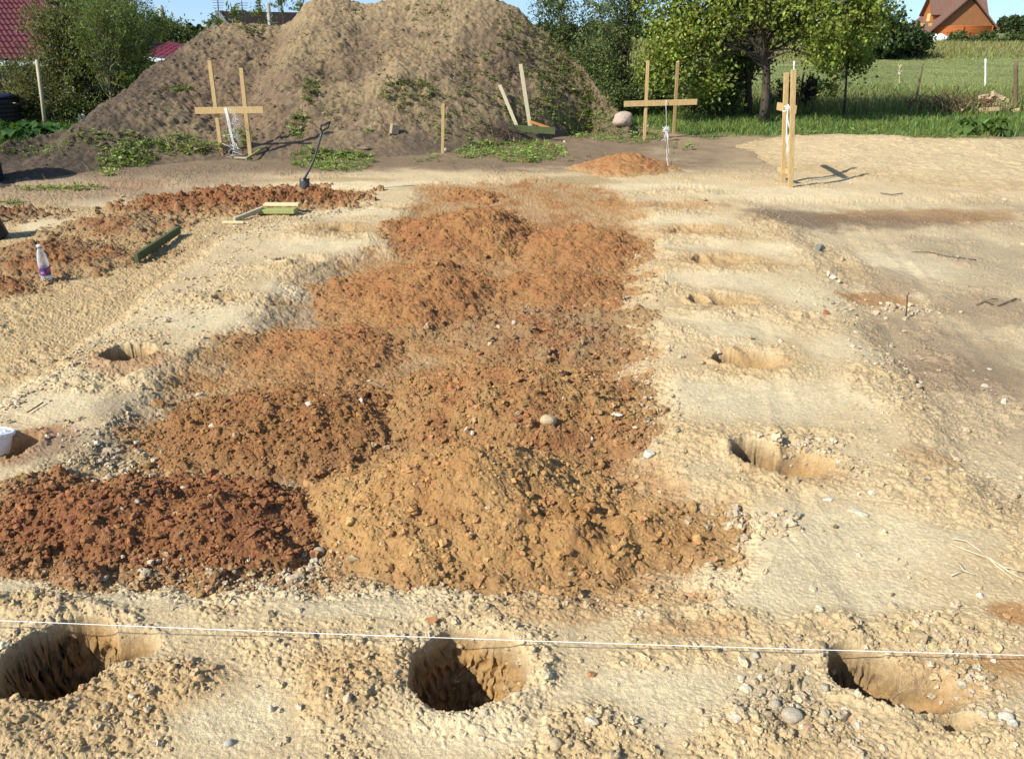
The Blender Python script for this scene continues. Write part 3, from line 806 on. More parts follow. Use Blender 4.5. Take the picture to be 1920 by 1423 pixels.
def full_eval(X, Y):
    """land, mound and heaps together: z, colour, roughness, and which lies on top"""
    Z, C, Rg = ground_eval(X, Y)
    top = np.zeros(len(X), np.int32)
    for k, h in enumerate(HEAPS):
        m = np.where((X > h.x0) & (X < h.x1) & (Y > h.y0) & (Y < h.y1))[0]
        if not len(m): continue
        hz, hc = h.eval(X[m], Y[m])
        w = hz > Z[m] + .004
        j = m[w]
        Z[j] = hz[w]; C[j] = hc[w]; Rg[j] = (.55 + .25 * (h.lump > 1.05)) if h.lump > .45 else .22; top[j] = k + 1
    return Z, C, Rg, top

# ------------------------------------------------------------------ loose clods and gravel
def ico(sub):
    t = (1 + 5 ** .5) / 2
    V = [(-1, t, 0), (1, t, 0), (-1, -t, 0), (1, -t, 0), (0, -1, t), (0, 1, t), (0, -1, -t), (0, 1, -t), (t, 0, -1), (t, 0, 1), (-t, 0, -1), (-t, 0, 1)]
    F = [(0, 11, 5), (0, 5, 1), (0, 1, 7), (0, 7, 10), (0, 10, 11), (1, 5, 9), (5, 11, 4), (11, 10, 2), (10, 7, 6), (7, 1, 8), (3, 9, 4), (3, 4, 2), (3, 2, 6), (3, 6, 8), (3, 8, 9), (4, 9, 5), (2, 4, 11), (6, 2, 10), (8, 6, 7), (9, 8, 1)]
    V = [np.array(v) / np.linalg.norm(v) for v in V]
    for _ in range(sub):
        cache, F2 = {}, []
        def mid(a, b):
            k = (min(a, b), max(a, b))
            if k not in cache:
                m = V[a] + V[b]; V.append(m / np.linalg.norm(m)); cache[k] = len(V) - 1
            return cache[k]
        for a, b, c in F:
            x, y, z = mid(a, b), mid(b, c), mid(c, a)
            F2 += [(a, x, z), (b, y, x), (c, z, y), (x, y, z)]
        F = F2
    return np.array(V), np.array(F)

def rot_mats(n):
    q = rng.normal(size=(n, 4)); q /= np.linalg.norm(q, axis=1)[:, None]
    w, x, y, z = q.T
    return np.stack([np.stack([1 - 2 * (y * y + z * z), 2 * (x * y - z * w), 2 * (x * z + y * w)], -1),
                     np.stack([2 * (x * y + z * w), 1 - 2 * (x * x + z * z), 2 * (y * z - x * w)], -1),
                     np.stack([2 * (x * z - y * w), 2 * (y * z + x * w), 1 - 2 * (x * x + y * y)], -1)], 1)

def rocks_mesh(name, P, S, C, sub, mat, jag=.22, flat=.75, smooth=False):
    bV, bF = ico(sub)
    n = len(P)
    J = 1 + jag * rng.normal(size=(n, len(bV), 1)).clip(-1.6, 1.6)
    V = bV[None] * J * rng.uniform(.65, 1.3, size=(n, 1, 3))
    V = np.einsum('nij,nkj->nki', rot_mats(n), V)
    V[:, :, 2] *= flat
    V = V * S[:, None, None] + P[:, None, :]
    F = (bF[None] + (np.arange(n) * len(bV))[:, None, None]).reshape(-1, 3)
    col = np.repeat(C, len(bV), 0)
    return make_mesh(name, V.reshape(-1, 3), F, mat, None, col, smooth)

def scatter(n, pxr, pyr, accept, smin, sscale, seed):
    r = np.random.default_rng(seed)
    px = r.uniform(*pxr, n); py = r.uniform(*pyr, n)
    b = -(py - CYP) / FPX
    d2 = CP + b * SP; d3 = -SP + b * CP
    t = -CAMZ / d3
    X = ((px - CXP) / FPX * t).astype(np.float32); Y = (d2 * t).astype(np.float32)
    Z, C, Rg, top = full_eval(X, Y)
    k = r.uniform(size=n) < accept(Rg, top, X, Y)
    X, Y, Z, C, top = X[k], Y[k], Z[k], C[k], top[k]
    S = np.maximum(sscale * np.exp(r.normal(0, .65, len(X))), smin * Y / 3.0)
    return X, Y, Z, C, top, S

def lumpy(top):
    L = np.array([.6] + [h.lump for h in HEAPS])
    return L[top]

clod_ok = lambda Rg, top, X, Y: np.clip(Rg ** 1.6 * lumpy(top) * np.where(top > 0, .8, .62), 0, 1)
clx, cly, clz, clc, clt, cls = [np.concatenate(a) for a in zip(scatter(160000, (-260, 2180), (322, 1500), clod_ok, .0033, .0052, 201), scatter(22000, (-1000, -260), (500, 1500), clod_ok, .0040, .0052, 211), scatter(22000, (2180, 2920), (500, 1500), clod_ok, .0040, .0052, 212))]
cls = np.minimum(cls * np.where(clt > 0, 1.0, .78) * np.sqrt(np.maximum(lumpy(clt), .6)), (.016 + .0028 * cly) * (.6 + .4 * lumpy(clt)))
jit = rng.uniform(.80, 1.22, (len(clx), 1)) * np.array([1, 1, 1]) * (1 + rng.normal(0, .04, (len(clx), 3)))
big = cls > .0065 + .0018 * cly
P = np.stack([clx, cly, clz + cls * .30], -1)
soil_clods = []
oa = rocks_mesh('soil_clods', P[~big], cls[~big], np.clip(clc * jit, .01, .8)[~big], 0, M_clod, .22)
tag(oa, 'fine loose soil crumbs strewn over heaps and ground', 'soil crumbs', kind='stuff')
ob = rocks_mesh('soil_clods', P[big], cls[big], np.clip(clc * jit, .01, .8)[big], 1, M_clod, .24)
tag(ob, 'larger loose soil clods strewn over heaps and ground', 'soil clods', kind='stuff')

def gacc(Rg, top, X, Y):
    return np.clip((.15 + .85 * sstep(-.1, .35, fbm(X, Y, 1.3, 3, 301))) * (.15 + Rg) * np.where(top > 0, .25, .8), 0, 1)
gx, gy, gz_, gc_, gt, gs = scatter(17000, (-260, 2180), (325, 1500), gacc, .0035, .0075, 203)
gs = np.minimum(gs * .8, .012 + .0022 * gy)
tone = rng.uniform(size=(len(gx), 1))
gcol = np.where(tone < .55, np.array([[.50, .40, .25]]), np.where(tone < .85, np.array([[.42, .33, .20]]), np.array([[.54, .47, .34]]))) * rng.uniform(.75, 1.12, (len(gx), 1))
gcol = gcol * .6 + gc_ * .4 * 1.1
og = rocks_mesh('gravel', np.stack([gx, gy, gz_ + gs * .3], -1), gs, gcol, 1, M_stone, .26)
tag(og, 'pale loose gravel scattered over the dug ground', 'gravel', kind='stuff')

# rows of bigger pebbles along the pad edges
def line_pebbles(pts, n, spread, s0, seed):
    r = np.random.default_rng(seed)
    pts = np.array([G(*p)[:2] for p in pts])
    seg = r.integers(0, len(pts) - 1, n); u = r.uniform(size=(n, 1))
    q = pts[seg] * (1 - u) + pts[seg + 1] * u + r.normal(0, spread, (n, 2))
    return q, .62 * s0 * np.exp(r.normal(0, .42, n))
PL = []
for pts, n, sp, s0 in [([(-60, 800), (120, 700), (260, 610), (440, 480)], 420, .10, .013), ([(330, 640), (470, 440), (560, 410), (700, 385)], 500, .16, .014), ([(1195, 860), (1260, 760), (1150, 700), (1220, 640)], 330, .12, .013),
                        ([(1350, 960), (1420, 985), (1480, 970)], 120, .05, .018), ([(1640, 780), (1700, 700), (1600, 640), (1520, 530)], 380, .14, .013), ([(250, 1060), (420, 1070), (560, 1060), (620, 1020)], 300, .06, .014),
                        ([(1440, 830), (1540, 830), (1600, 880)], 160, .06, .015), ([(1380, 1300), (1500, 1350), (1640, 1420)], 180, .09, .014), ([(1650, 570), (1700, 560), (1760, 570)], 130, .10, .017), ([(180, 830), (240, 870), (120, 790)], 200, .09, .016),
                        ([(1190, 470), (1230, 540), (1190, 560)], 150, .1, .016), ([(400, 450), (500, 400), (600, 380)], 200, .15, .016), ([(1560, 1200), (1500, 1300), (1440, 1260)], 120, .07, .014), ([(1700, 1180), (1840, 1240), (1800, 1290)], 160, .07, .014)]:
    PL.append(line_pebbles(pts, n, sp, s0, 400 + n))
q = np.concatenate([a for a, b in PL]).astype(np.float32); s = np.concatenate([b for a, b in PL])
zz, cc, _, _ = full_eval(q[:, 0], q[:, 1])
tone = rng.uniform(size=(len(q), 1))
pc = np.where(tone < .5, np.array([[.50, .40, .26]]), np.where(tone < .85, np.array([[.42, .32, .18]]), np.array([[.53, .46, .33]]))) * rng.uniform(.75, 1.1, (len(q), 1))
op = rocks_mesh('gravel', np.stack([q[:, 0], q[:, 1], zz + s * .3], -1), s, pc, 1, M_stone, .25)
tag(op, 'coarser pale pebbles in rows along the pad edges', 'gravel', kind='stuff')

# stones and clods on the mound
r5 = np.random.default_rng(55)
n = 5000
X = r5.uniform(-11, 4.5, n).astype(np.float32); Y = r5.uniform(13.5, 22.5, n).astype(np.float32)
mzz, mcc = mound_eval(X, Y); k = mzz > .12
X, Y, mzz, mcc = X[k], Y[k], mzz[k], mcc[k]
S = .013 * np.exp(r5.normal(0, .5, len(X)))
om = rocks_mesh('soil_clods', np.stack([X, Y, mzz + S * .2], -1), S, np.clip(mcc * r5.uniform(.7, 1.35, (len(X), 1)), .01, .7), 1, M_clod, .16)
tag(om, 'loose brown clods lying over the slope of the mound', 'soil clods', kind='stuff')

def top_z(x, y):
    x = np.array([x], np.float32); y = np.array([y], np.float32)
    z, _, _, _ = full_eval(x, y)
    mz_, _ = mound_eval(x, y)
    return float(max(z[0], mz_[0] if 12 < y[0] < 28.5 else -9))

def hit_full(px, py):
    """view ray against the finished surface with heaps"""
    d = ray(px, py)
    t0 = (0.0 - CAMZ) / d[2] if d[2] < -1e-3 else 60.
    t = np.linspace(max(t0 * .55, 1.2), min(t0 * 1.25, 60), 700)
    X, Y, Zr = (d[0] * t).astype(np.float32), (d[1] * t).astype(np.float32), CAMZ + d[2] * t
    z, _, _, _ = full_eval(X, Y)
    mz_, _ = mound_eval(X, Y)
    z = np.maximum(z, np.where((Y > 12) & (Y < 28.5), mz_, -9))
    k = np.where(Zr < z)[0]
    k = k[0] if len(k) else len(t) - 1
    return Vector((X[k], Y[k], z[k]))

# ------------------------------------------------------------------ hand-placed stones
T_TAN, T_GRY, T_WHT, T_BRN, T_RED, T_DGR = (.44, .34, .20), (.38, .325, .235), (.57, .51, .39), (.20, .13, .075), (.30, .12, .055), (.16, .155, .14)
STONES = [
    (1028, 783, 32, T_TAN, 'round', 'round tan cobble on the broad brown heap in the trench'),
    (598, 1030, 22, T_GRY, 'round', 'round grey stone at the foot between red and yellow front heaps'),
    (1040, 1388, 34, T_TAN, 'round', 'smooth oval tan cobble on bare sand at the bottom edge'),
    (1110, 1346, 28, (.52, .46, .33), 'jag', 'pale stone just above the smooth oval cobble at bottom'),
    (1483, 1335, 38, T_GRY, 'round', 'big rounded grey stone left of the right front hole'),
    (1452, 1316, 30, T_GRY, 'round', 'grey stone touching the big rounded one by the right front hole'),
    (1508, 1358, 20, T_WHT, 'jag', 'white angular chip below the big rounded grey stone'),
    (1545, 1285, 26, T_GRY, 'jag', 'grey lump on the left lip of the right front hole'),
    (1424, 1332, 20, T_WHT, 'jag', 'pale chip left of the two grey stones near the right front hole'),
    (1885, 1340, 28, (.56, .50, .38), 'round', 'upper of two pale stones side by side at the right bottom'),
    (1897, 1353, 24, (.50, .47, .38), 'jag', 'lower of two pale stones side by side at the right bottom'),
    (1838, 1115, 18, T_WHT, 'jag', 'white stone above the orange sand patch at the right edge'),
    (1675, 1132, 26, (.48, .38, .24), 'jag', 'sandy stone on the crest behind the right front hole'),
    (1672, 1112, 18, T_BRN, 'jag', 'brown clod sitting behind the sandy stone of the right front hole'),
    (1606, 955, 34, (.50, .45, .33), 'flat', 'flat pale slab on the smooth sand right of the big hole'),
    (1567, 985, 18, T_BRN, 'jag', 'dark brown clod alone on smooth sand below the flat slab'),
    (1544, 993, 12, (.28, .22, .14), 'jag', 'small dull clod beside the dark brown one on smooth sand'),
    (1635, 922, 18, T_WHT, 'jag', 'pale stone on sand above the flat slab, right one of two'),
    (1609, 925, 16, (.54, .48, .36), 'jag', 'pale stone on sand above the flat slab, left one of two'),
    (1493, 898, 24, T_TAN, 'jag', 'tan clod on the near lip of the large right hole'),
    (1552, 932, 18, (.56, .52, .42), 'flat', 'flat pale chip below the large right hole'),
    (1737, 899, 15, T_DGR, 'jag', 'small dark grey stone on the slope right of the pads'),
    (1883, 752, 22, T_WHT, 'jag', 'white stone on the dark dirt near the right edge'),
    (1848, 722, 16, (.50, .44, .34), 'jag', 'beige stone on dark dirt left of the white one'),
    (1855, 690, 14, T_WHT, 'flat', 'flat white chip on dark dirt at the right'),
    (1799, 908, 16, T_TAN, 'jag', 'tan stone in the rough sand right of the pads'),
    (1852, 985, 22, (.26, .20, .12), 'jag', 'brown clod pair in rough sand at the right edge'),
    (1537, 464, 24, T_DGR, 'jag', 'dark grey broken block with a white face at the pad corner'),
    (1553, 512, 22, T_WHT, 'jag', 'white stone on the outer edge of the right pad'),
    (1562, 520, 16, (.55, .50, .42), 'jag', 'pale stone leaning on the white one by the right pad edge'),
    (1578, 486, 18, T_TAN, 'round', 'tan cobble below the dark broken block'),
    (1548, 584, 22, T_RED, 'jag', 'red-brown clod alone on the right pad'),
    (1695, 618, 18, (.44, .36, .25), 'flat', 'flat beige stone on the dark ground by the upright twig'),
    (1740, 632, 20, (.24, .19, .13), 'flat', 'flat brown stone on the dark ground right of the twig'),
    (886, 812, 13, T_WHT, 'tall', 'white upright chip on top of the largest yellow heap'),
    (874, 806, 16, (.48, .36, .24), 'tall', 'tan upright stone on top of the largest yellow heap'),
    (230, 951, 16, T_WHT, 'jag', 'white stone on the dark red front heap'),
    (258, 939, 14, (.36, .33, .25), 'jag', 'dull grey stone on the dark red front heap'),
    (345, 912, 13, (.55, .49, .36), 'jag', 'beige stone near the crest of the dark red front heap'),
    (398, 796, 14, T_WHT, 'jag', 'white pebble at the left end of the pebbly red heap'),
    (441, 816, 20, T_TAN, 'round', 'tan cobble at the foot of the pebbly red heap'),
    (578, 756, 15, T_WHT, 'jag', 'white stone in the middle of the pebbly red heap'),
    (608, 739, 17, (.60, .54, .44), 'jag', 'pale stone near the crest of the pebbly red heap'),
    (692, 712, 13, T_WHT, 'flat', 'white chip between the pebbly red heap and trench centre'),
    (677, 750, 14, T_WHT, 'jag', 'white stone at the right end of the pebbly red heap'),
    (258, 829, 17, (.46, .44, .36), 'tall', 'grey upright stone on the crumbling left pad edge'),
    (302, 846, 13, T_WHT, 'jag', 'white pebble on the trench floor near the left pad'),
    (780, 905, 13, T_WHT, 'flat', 'white sliver on the left flank of the largest yellow heap'),
    (1155, 773, 18, T_WHT, 'flat', 'white stone at the right foot of the broad brown heap'),
    (1111, 821, 16, (.60, .50, .38), 'jag', 'pinkish stone in front of the broad brown heap'),
    (1217, 848, 26, (.56, .52, .42), 'jag', 'largest pale rubble lump between trench and big right hole'),
    (1217, 786, 18, T_DGR, 'jag', 'dark grey stone at the corner of the right pad'),
    (1190, 905, 15, T_RED, 'jag', 'red clod at the right of the largest yellow heap'),
    (935, 612, 14, T_TAN, 'round', 'upper tan pebble on the low cobbly heap'),
    (964, 604, 14, (.46, .38, .27), 'round', 'pale pebble beside a tan one on the low cobbly heap'),
    (586, 1281, 24, T_TAN, 'round', 'tan stone between the left and middle front holes'),
    (612, 1290, 16, (.28, .21, .13), 'round', 'brown pebble right of the tan stone between the front holes'),
    (614, 1302, 11, T_WHT, 'jag', 'tiny white chip by the brown pebble between the front holes'),
    (508, 1328, 20, (.60, .54, .40), 'tall', 'pale slanting stone on sand left of the yellow clod ridge'),
    (247, 1302, 14, T_WHT, 'jag', 'white pebble beside the left front hole'),
    (558, 1120, 16, (.56, .50, .38), 'jag', 'pale stone on the smooth strip behind the string'),
    (700, 1108, 13, T_WHT, 'tall', 'white pebble on the strip in front of the largest yellow heap'),
    (1110, 1262, 18, (.36, .20, .09), 'jag', 'orange-brown stone on bare sand right of the middle front hole'),
    (978, 1345, 16, (.26, .18, .10), 'jag', 'brown stone below the middle front hole'),
    (886, 1322, 24, (.36, .31, .22), 'jag', 'grey stone on the near lip of the middle front hole'),
    (676, 1197, 20, (.47, .37, .22), 'round', 'rounded sandy lump just below the string, left of middle hole'),
    (812, 1160, 24, (.34, .16, .07), 'jag', 'red clod above the string behind the middle front hole'),
    (1395, 1390, 16, T_WHT, 'jag', 'white pebble at the bottom right of the bare sand'),
    (860, 1128, 14, (.34, .33, .29), 'tall', 'grey pebble behind the string near the largest yellow heap'),
    (430, 1390, 20, (.40, .37, .31), 'round', 'rounded grey pebble at the bottom left on pale sand'),
    (1168, 223, 38, (.38, .30, .23), 'round', 'big pinkish boulder by the middle batter board'),
    (683, 273, 26, (.20, .15, .10), 'flat', 'brown flat boulder at the toe of the mound'),
    (367, 279, 13, (.44, .34, .26), 'round', 'pinkish stone left of the left batter board'),
    (1058, 264, 14, T_WHT, 'flat', 'white stone right of the bright weed patch'),
    (1215, 236, 10, (.44, .33, .25), 'round', 'small pinkish stone behind the middle batter board'),
    (964, 262, 14, (.42, .30, .24), 'round', 'pinkish stone under the green plank on the mound'),
    (777, 66, 14, (.55, .57, .52), 'flat', 'right one of two pale stones high on the mound'),
    (765, 70, 10, (.62, .55, .42), 'flat', 'left one of two pale stones high on the mound'),
    (800, 99, 15, (.50, .52, .48), 'flat', 'grey-white stone below the pale pair high on the mound'),
    (851, 165, 11, T_WHT, 'flat', 'white stone at mid height on the mound'),
    (681, 80, 10, (.55, .47, .36), 'round', 'beige stone under the mound crest'),
    (836, 281, 12, (.40, .34, .28), 'round', 'grey stone at the foot of the single stake'),
]
sv, sf = ico(3)
for k, (px, py, sz, colr, kind, lab) in enumerate(STONES):
    p = hit_full(px, py + sz * .25)
    rs = np.random.default_rng(900 + k)
    sm = sz * mpp(p.y, p.z) / 2
    ax = {'round': (1, .85, .72), 'jag': (1, .8, .7), 'flat': (1.15, .8, .38), 'tall': (.75, .6, 1.05)}[kind]
    d = np.zeros(len(sv))
    for f, a in ((1.3, .16), (2.8, .08), (6, .035)):
        ph = rs.uniform(0, 6.28, 3); w = rs.normal(size=(3, 3)) * f
        d += a * (np.sin(sv @ w[0] + ph[0]) + np.sin(sv @ w[1] + ph[1]) + np.sin(sv @ w[2] + ph[2])) / 1.7
    V = sv * (1 + d[:, None] * (.55 if kind == 'round' else 1))
    if kind != 'round':
        for _ in range(7):                           # broken facets
            nn = rs.normal(size=3); nn /= np.linalg.norm(nn)
            s_ = V @ nn; cut = rs.uniform(.45, .8)
            V = V - np.maximum(s_ - cut, 0)[:, None] * nn
    V = V * np.array(ax) * sm
    a = rs.uniform(0, 6.28); ca, sa = math.cos(a) * .35 + .65, math.sin(a) * .5
    V = np.stack([V[:, 0] * ca - V[:, 1] * sa, V[:, 0] * sa + V[:, 1] * ca, V[:, 2]], -1)
    o = make_mesh('stone' if colr not in (T_BRN, T_RED) else 'clod', V, sf, M_stone, None, np.tile(np.array(colr), (len(V), 1)), kind == 'round')
    o.location = (p.x, p.y, p.z + sm * ax[2] * .28)
    tag(o, lab, 'stone' if colr not in (T_BRN, T_RED) else 'clod', 'loose stones picked out on the plot')
# concrete offcut on the mound
p = hit_full(740, 250); mb = MB(); mb.box((0, 0, .07), (.17, .13, .20), Matrix.Rotation(.5, 3, 'Z') @ Matrix.Rotation(.2, 3, 'Y'), .012)
o = mb.build('concrete_block', noise_mat('grey concrete', (.24, .19, .12), (.34, .27, .18), 20, .9, bump=.003)); o.location = p
tag(o, 'squarish dull block standing near the toe of the mound', 'block')

# ------------------------------------------------------------------ batter boards and stakes
def board_frame(label, posts, cross, w=.075, t=.045, extra=None):
    """posts: [(base px, base py, top px, top py, Y offset)], cross: two world points"""
    b0 = hit_full(posts[0][0], posts[0][1])
    root = thing('batter_board', label, 'batter board', (b0.x, b0.y, b0.z), 0, 'batter boards of pine slats')
    off = np.array(b0)
    for (bx, by, tx, ty, dY) in posts:
        b = hit_full(bx, by); top = at_y(tx, ty, b.y + dY)
        mb = MB(); d = (Vector(top) - b).normalized()
        mb.beam(b - d * .25, top, w, t)
        mb.build('stake', M_wood, root, False, None, off)
    mb = MB(); mb.beam(cross[0], cross[1], .125, .028, (0, 0, 1), .003)
    mb.build('crossbar', M_wood, root, False, None, off)
    if extra:
        mb = MB(); mb.beam(extra[0], extra[1], .085, .028, (0, 0, 1), .003)
        mb.build('lower_slat', M_wood, root, False, None, off)
    return root
b = hit_full(416, 290)
YL = b.y - .045
board_frame('left batter board leaning left in front of the mound, string tangled on it', [(416, 291, 393, 114, .05), (470, 294, 452, 128, .0)], (at_y(366, 208, YL), at_y(494, 206.5, YL - .03)))
b2 = hit_full(1208, 264)
YM = b2.y - .05
board_frame('middle batter board standing before the leafy trees', [(1208, 264, 1215, 114, .0), (1263, 252, 1271, 116, -.6)], (at_y(1170, 195.5, YM), at_y(1307, 191.5, YM + .02)), .07)
YR = 13.35
far_p, near_p = at_y(1458, 199.5, YR + .95), at_y(1492, 206.5, YR - .22)
board_frame('right batter board seen end-on, with a low slat near the ground', [(1468, 342, 1474.5, 137, -.05), (1482, 352, 1488, 131, -.05)], (far_p, near_p), .075, .05,
            (at_y(1459, 318, YR + .45), at_y(1481, 323, YR - .05)))
s0 = hit_full(829, 288); t0 = at_y(831, 195, s0.y)
mb = MB(); mb.beam(s0 - Vector((0, 0, .2)), t0, .06, .04)
o = mb.build('wooden_stake', M_wood, None, False, None, np.array(s0)); o.location = s0
tag(o, 'single upright pine stake at the toe of the mound', 'stake')

# ------------------------------------------------------------------ planks
def plank(label, p0, p1, w, t, mat, side=(0, 0, 1), name='plank', group='loose planks'):
    c = (Vector(p0) + Vector(p1)) / 2
    mb = MB(); mb.beam(p0, p1, w, t, side, .004)
    o = mb.build(name, mat, None, False, None, np.array(c)); o.location = c
    return tag(o, label, 'plank', group)
up = Vector((0, 0, 1))
a = hit_full(257, 492) + up * .05; bq = hit_full(337, 440) + up * .06
plank('dark green plank lying on edge left of centre, shadow along its right side', a, bq, .09, .045, M_green)
a = hit_full(480, 403) + up * .05; bq = hit_full(556, 403) + up * .05
plank('short green board lying under the cream board by the red heaps', a, bq, .06, .16, M_greenl)
a = hit_full(497, 397) + up * .10; bq = hit_full(562, 397) + up * .10
plank('short cream board lying on the green board by the red heaps', a, bq, .03, .15, M_cream)
a = hit_full(440, 417) + up * .03; bq = hit_full(494, 400) + up * .05
plank('grey plank running from the cream boards down to the white offcut', a, bq, .06, .05, M_woodg)
a = hit_full(418, 420) + up * .02; bq = hit_full(458, 420) + up * .02
plank('small white wood offcut at the lower end of the grey plank', a, bq, .03, .06, M_cream)
bz = hit_full(994, 238); tz = hit_full(978, 150)
tz = Vector(at_y(976, 121, bz.y + .35)); bz = Vector(at_y(995, 240, bz.y - .25))
plank('tall pale slat leaning up the mound behind the green plank', bz + up * -.05, tz, .085, .03, M_woodg, (1, .1, 0))
bz2 = Vector(at_y(969, 237, bz.y - .10)); tz2 = hit_full(937, 163); tz2 = Vector(at_y(937, 160, tz2.y - 1.0))
plank('shorter pale slat lying up the mound left of the tall one', bz2, tz2, .075, .03, M_woodg, (1, .1, 0))
gl = at_y(951, 240, bz.y - .22); gr = at_y(1041, 246, bz.y - .30)
plank('long olive green plank on edge at the foot of the leaning slats', gl, gr, .15, .03, M_green)
ol = at_y(993, 228, bz.y - .02); orr = at_y(1034, 242, bz.y - .06)
plank('orange board lying behind the olive plank on the mound', ol, orr, .05, .10, M_orange)
a = hit_full(462, 302) + up * .03; bq = hit_full(500, 280) + up * .05
plank('thin greenish slat lying at the foot of the left batter board', a, bq, .05, .03, M_greenl)
a = hit_full(440, 299) + up * .03; bq = hit_full(470, 299) + up * .02
plank('short dull slat flat on the soil under the left batter board', a, bq, .03, .07, M_woodg)

# ------------------------------------------------------------------ shovel
sb = hit_full(571, 349)
Ys = sb.y
root = thing('shovel', 'black shovel stuck upright between two red heaps', 'shovel', sb)
so = np.array(sb)
path = [at_y(a, b, Ys - .02 + k * .012) for k, (a, b) in enumerate([(570, 338), (573, 331), (579, 320), (586, 306), (592, 290), (597, 273), (601, 258), (604, 247)])]
mb = MB(); mb.tube(path, [.022, .021, .02, .019, .018, .018, .018, .019], 10)
mb.build('shaft', M_shovel, root, True, None, so)
e = Vector(path[-1]); pxm = mpp(Ys)
mb = MB()
g1 = Vector(at_y(603, 236, Ys + .08)); g2 = Vector(at_y(618, 230, Ys + .08))
mb.tube([e, e.lerp(g1, .5) + Vector((-.02, 0, 0)), g1], .016, 8); mb.tube([e, e.lerp(g2, .55) + Vector((.03, 0, -.01)), g2], .016, 8); mb.tube([g1 + (g1 - g2) * .12, g2 + (g2 - g1) * .12], .018, 8)
mb.build('handle', M_dark, root, True, None, so)
mb = MB(); V, F = [], []
for i in range(9):
    v = i / 8
    w = .078 * (1 if v < .55 else (1 - ((v - .55) / .45) ** 2 * .85))
    for j in range(9):
        u = j / 8 * 2 - 1
        c0 = Vector(path[0]); dn = Vector((-.10, -.03, -1)).normalized()
        pt = c0 + dn * (v * .30 - .02) + Vector((u * w, .035 * (u * u) - .012 * math.sin(v * 3), 0))
        V.append(list(pt))
for i in range(8):
    for j in range(8):
        F.append([i * 9 + j, i * 9 + j + 1, (i + 1) * 9 + j + 1, (i + 1) * 9 + j])
n0 = len(V); V2 = [[x, y + .004, z] for x, y, z in V]; F2 = [[n0 + d, n0 + c, n0 + b_, n0 + a] for a, b_, c, d in F]
rimI = [j for j in range(9)] + [i * 9 + 8 for i in range(1, 9)] + [72 + j for j in range(7, -1, -1)] + [i * 9 for i in range(7, 0, -1)]
F3 = [[rimI[k], n0 + rimI[k], n0 + rimI[(k + 1) % len(rimI)], rimI[(k + 1) % len(rimI)]] for k in range(len(rimI))]
mb.add(V + V2, F + F2 + F3)
mb.build('blade', M_shovel, root, True, None, so)

# ------------------------------------------------------------------ water bottle
bb = hit_full(89, 527)
root = thing('water_bottle', 'clear plastic water bottle with a dark blue label standing on the ground', 'bottle', bb, 0.4)
H = 66 * mpp(bb.y)
rb = H * .138
prof = [(0, 0), (.72, .0), (.92, .015), (1, .04), (.97, .08), (1, .13), (1, .40), (.97, .415), (1, .43), (1, .50), (.97, .58), (.86, .68), (.68, .78), (.46, .87), (.36, .905), (.35, .93), (.35, .95)]
m_pet, nt, pb = new_mat('clear plastic')
pb.inputs['Base Color'].default_value = (.86, .92, .95, 1); pb.inputs['Roughness'].default_value = .08; pb.inputs['Specular IOR Level'].default_value = .6
trn = N(nt, 'ShaderNodeBsdfTransparent'); trn.inputs[0].default_value = (.93, .96, .97, 1)
lw = N(nt, 'ShaderNodeLayerWeight'); lw.inputs[0].default_value = .35
mr = N(nt, 'ShaderNodeMapRange'); mr.inputs['To Min'].default_value = .16; mr.inputs['To Max'].default_value = .75
nt.links.new(lw.outputs['Facing'], mr.inputs['Value'])
mxs = N(nt, 'ShaderNodeMixShader'); nt.links.new(mr.outputs[0], mxs.inputs[0]); nt.links.new(trn.outputs[0], mxs.inputs[1]); nt.links.new(pb.outputs[0], mxs.inputs[2])
nt.links.new(mxs.outputs[0], nt.nodes['Material Output'].inputs['Surface'])
mb = MB(); mb.lathe([(a * rb, b * H) for a, b in prof], 28); mb.build('body', m_pet, root, True)
mb = MB(); mb.lathe([(.0, .955 * H), (.40 * rb, .955 * H), (.42 * rb, .96 * H), (.42 * rb, 1.0 * H), (.38 * rb, 1.008 * H), (0, 1.008 * H)], 20)
mb.build('cap', M_white, root, True)
mb = MB(); mb.lathe([(.37 * rb, .925 * H), (.47 * rb, .925 * H), (.47 * rb, .945 * H), (.37 * rb, .945 * H)], 20)
mb.build('neck_ring', noise_mat('blue plastic', (.03, .13, .33), (.04, .17, .40), 4, .4), root, True)
m_lab, nt, pb = new_mat('bottle label')
tc = N(nt, 'ShaderNodeTexCoord'); n1 = N(nt, 'ShaderNodeTexNoise', Scale=22.0, Detail=1.0); nt.links.new(tc.outputs['Object'], n1.inputs['Vector'])
cr = N(nt, 'ShaderNodeValToRGB'); cr.color_ramp.interpolation = 'CONSTANT'
cr.color_ramp.elements[0].color = (.035, .05, .17, 1); cr.color_ramp.elements[1].color = (.45, .03, .14, 1); cr.color_ramp.elements[1].position = .55
el = cr.color_ramp.elements.new(.66); el.color = (.30, .36, .50, 1)
nt.links.new(n1.outputs['Fac'], cr.inputs[0]); nt.links.new(cr.outputs[0], pb.inputs['Base Color']); pb.inputs['Roughness'].default_value = .4
mb = MB(); mb.lathe([(1.012 * rb, .155 * H), (1.02 * rb, .16 * H), (1.02 * rb, .39 * H), (1.012 * rb, .395 * H)], 28); mb.build('label', m_lab, root, True)
mb = MB(); mb.lathe([(0, .012 * H), (.9 * rb, .02 * H), (.955 * rb, .05 * H), (.95 * rb, .15 * H), (0, .15 * H)], 24)
m_wat, nt, pb = new_mat('water'); pb.inputs['Base Color'].default_value = (.85, .92, .93, 1); pb.inputs['Transmission Weight'].default_value = 1; pb.inputs['IOR'].default_value = 1.33; pb.inputs['Roughness'].default_value = 0
mb.build('water', m_wat, root, True)

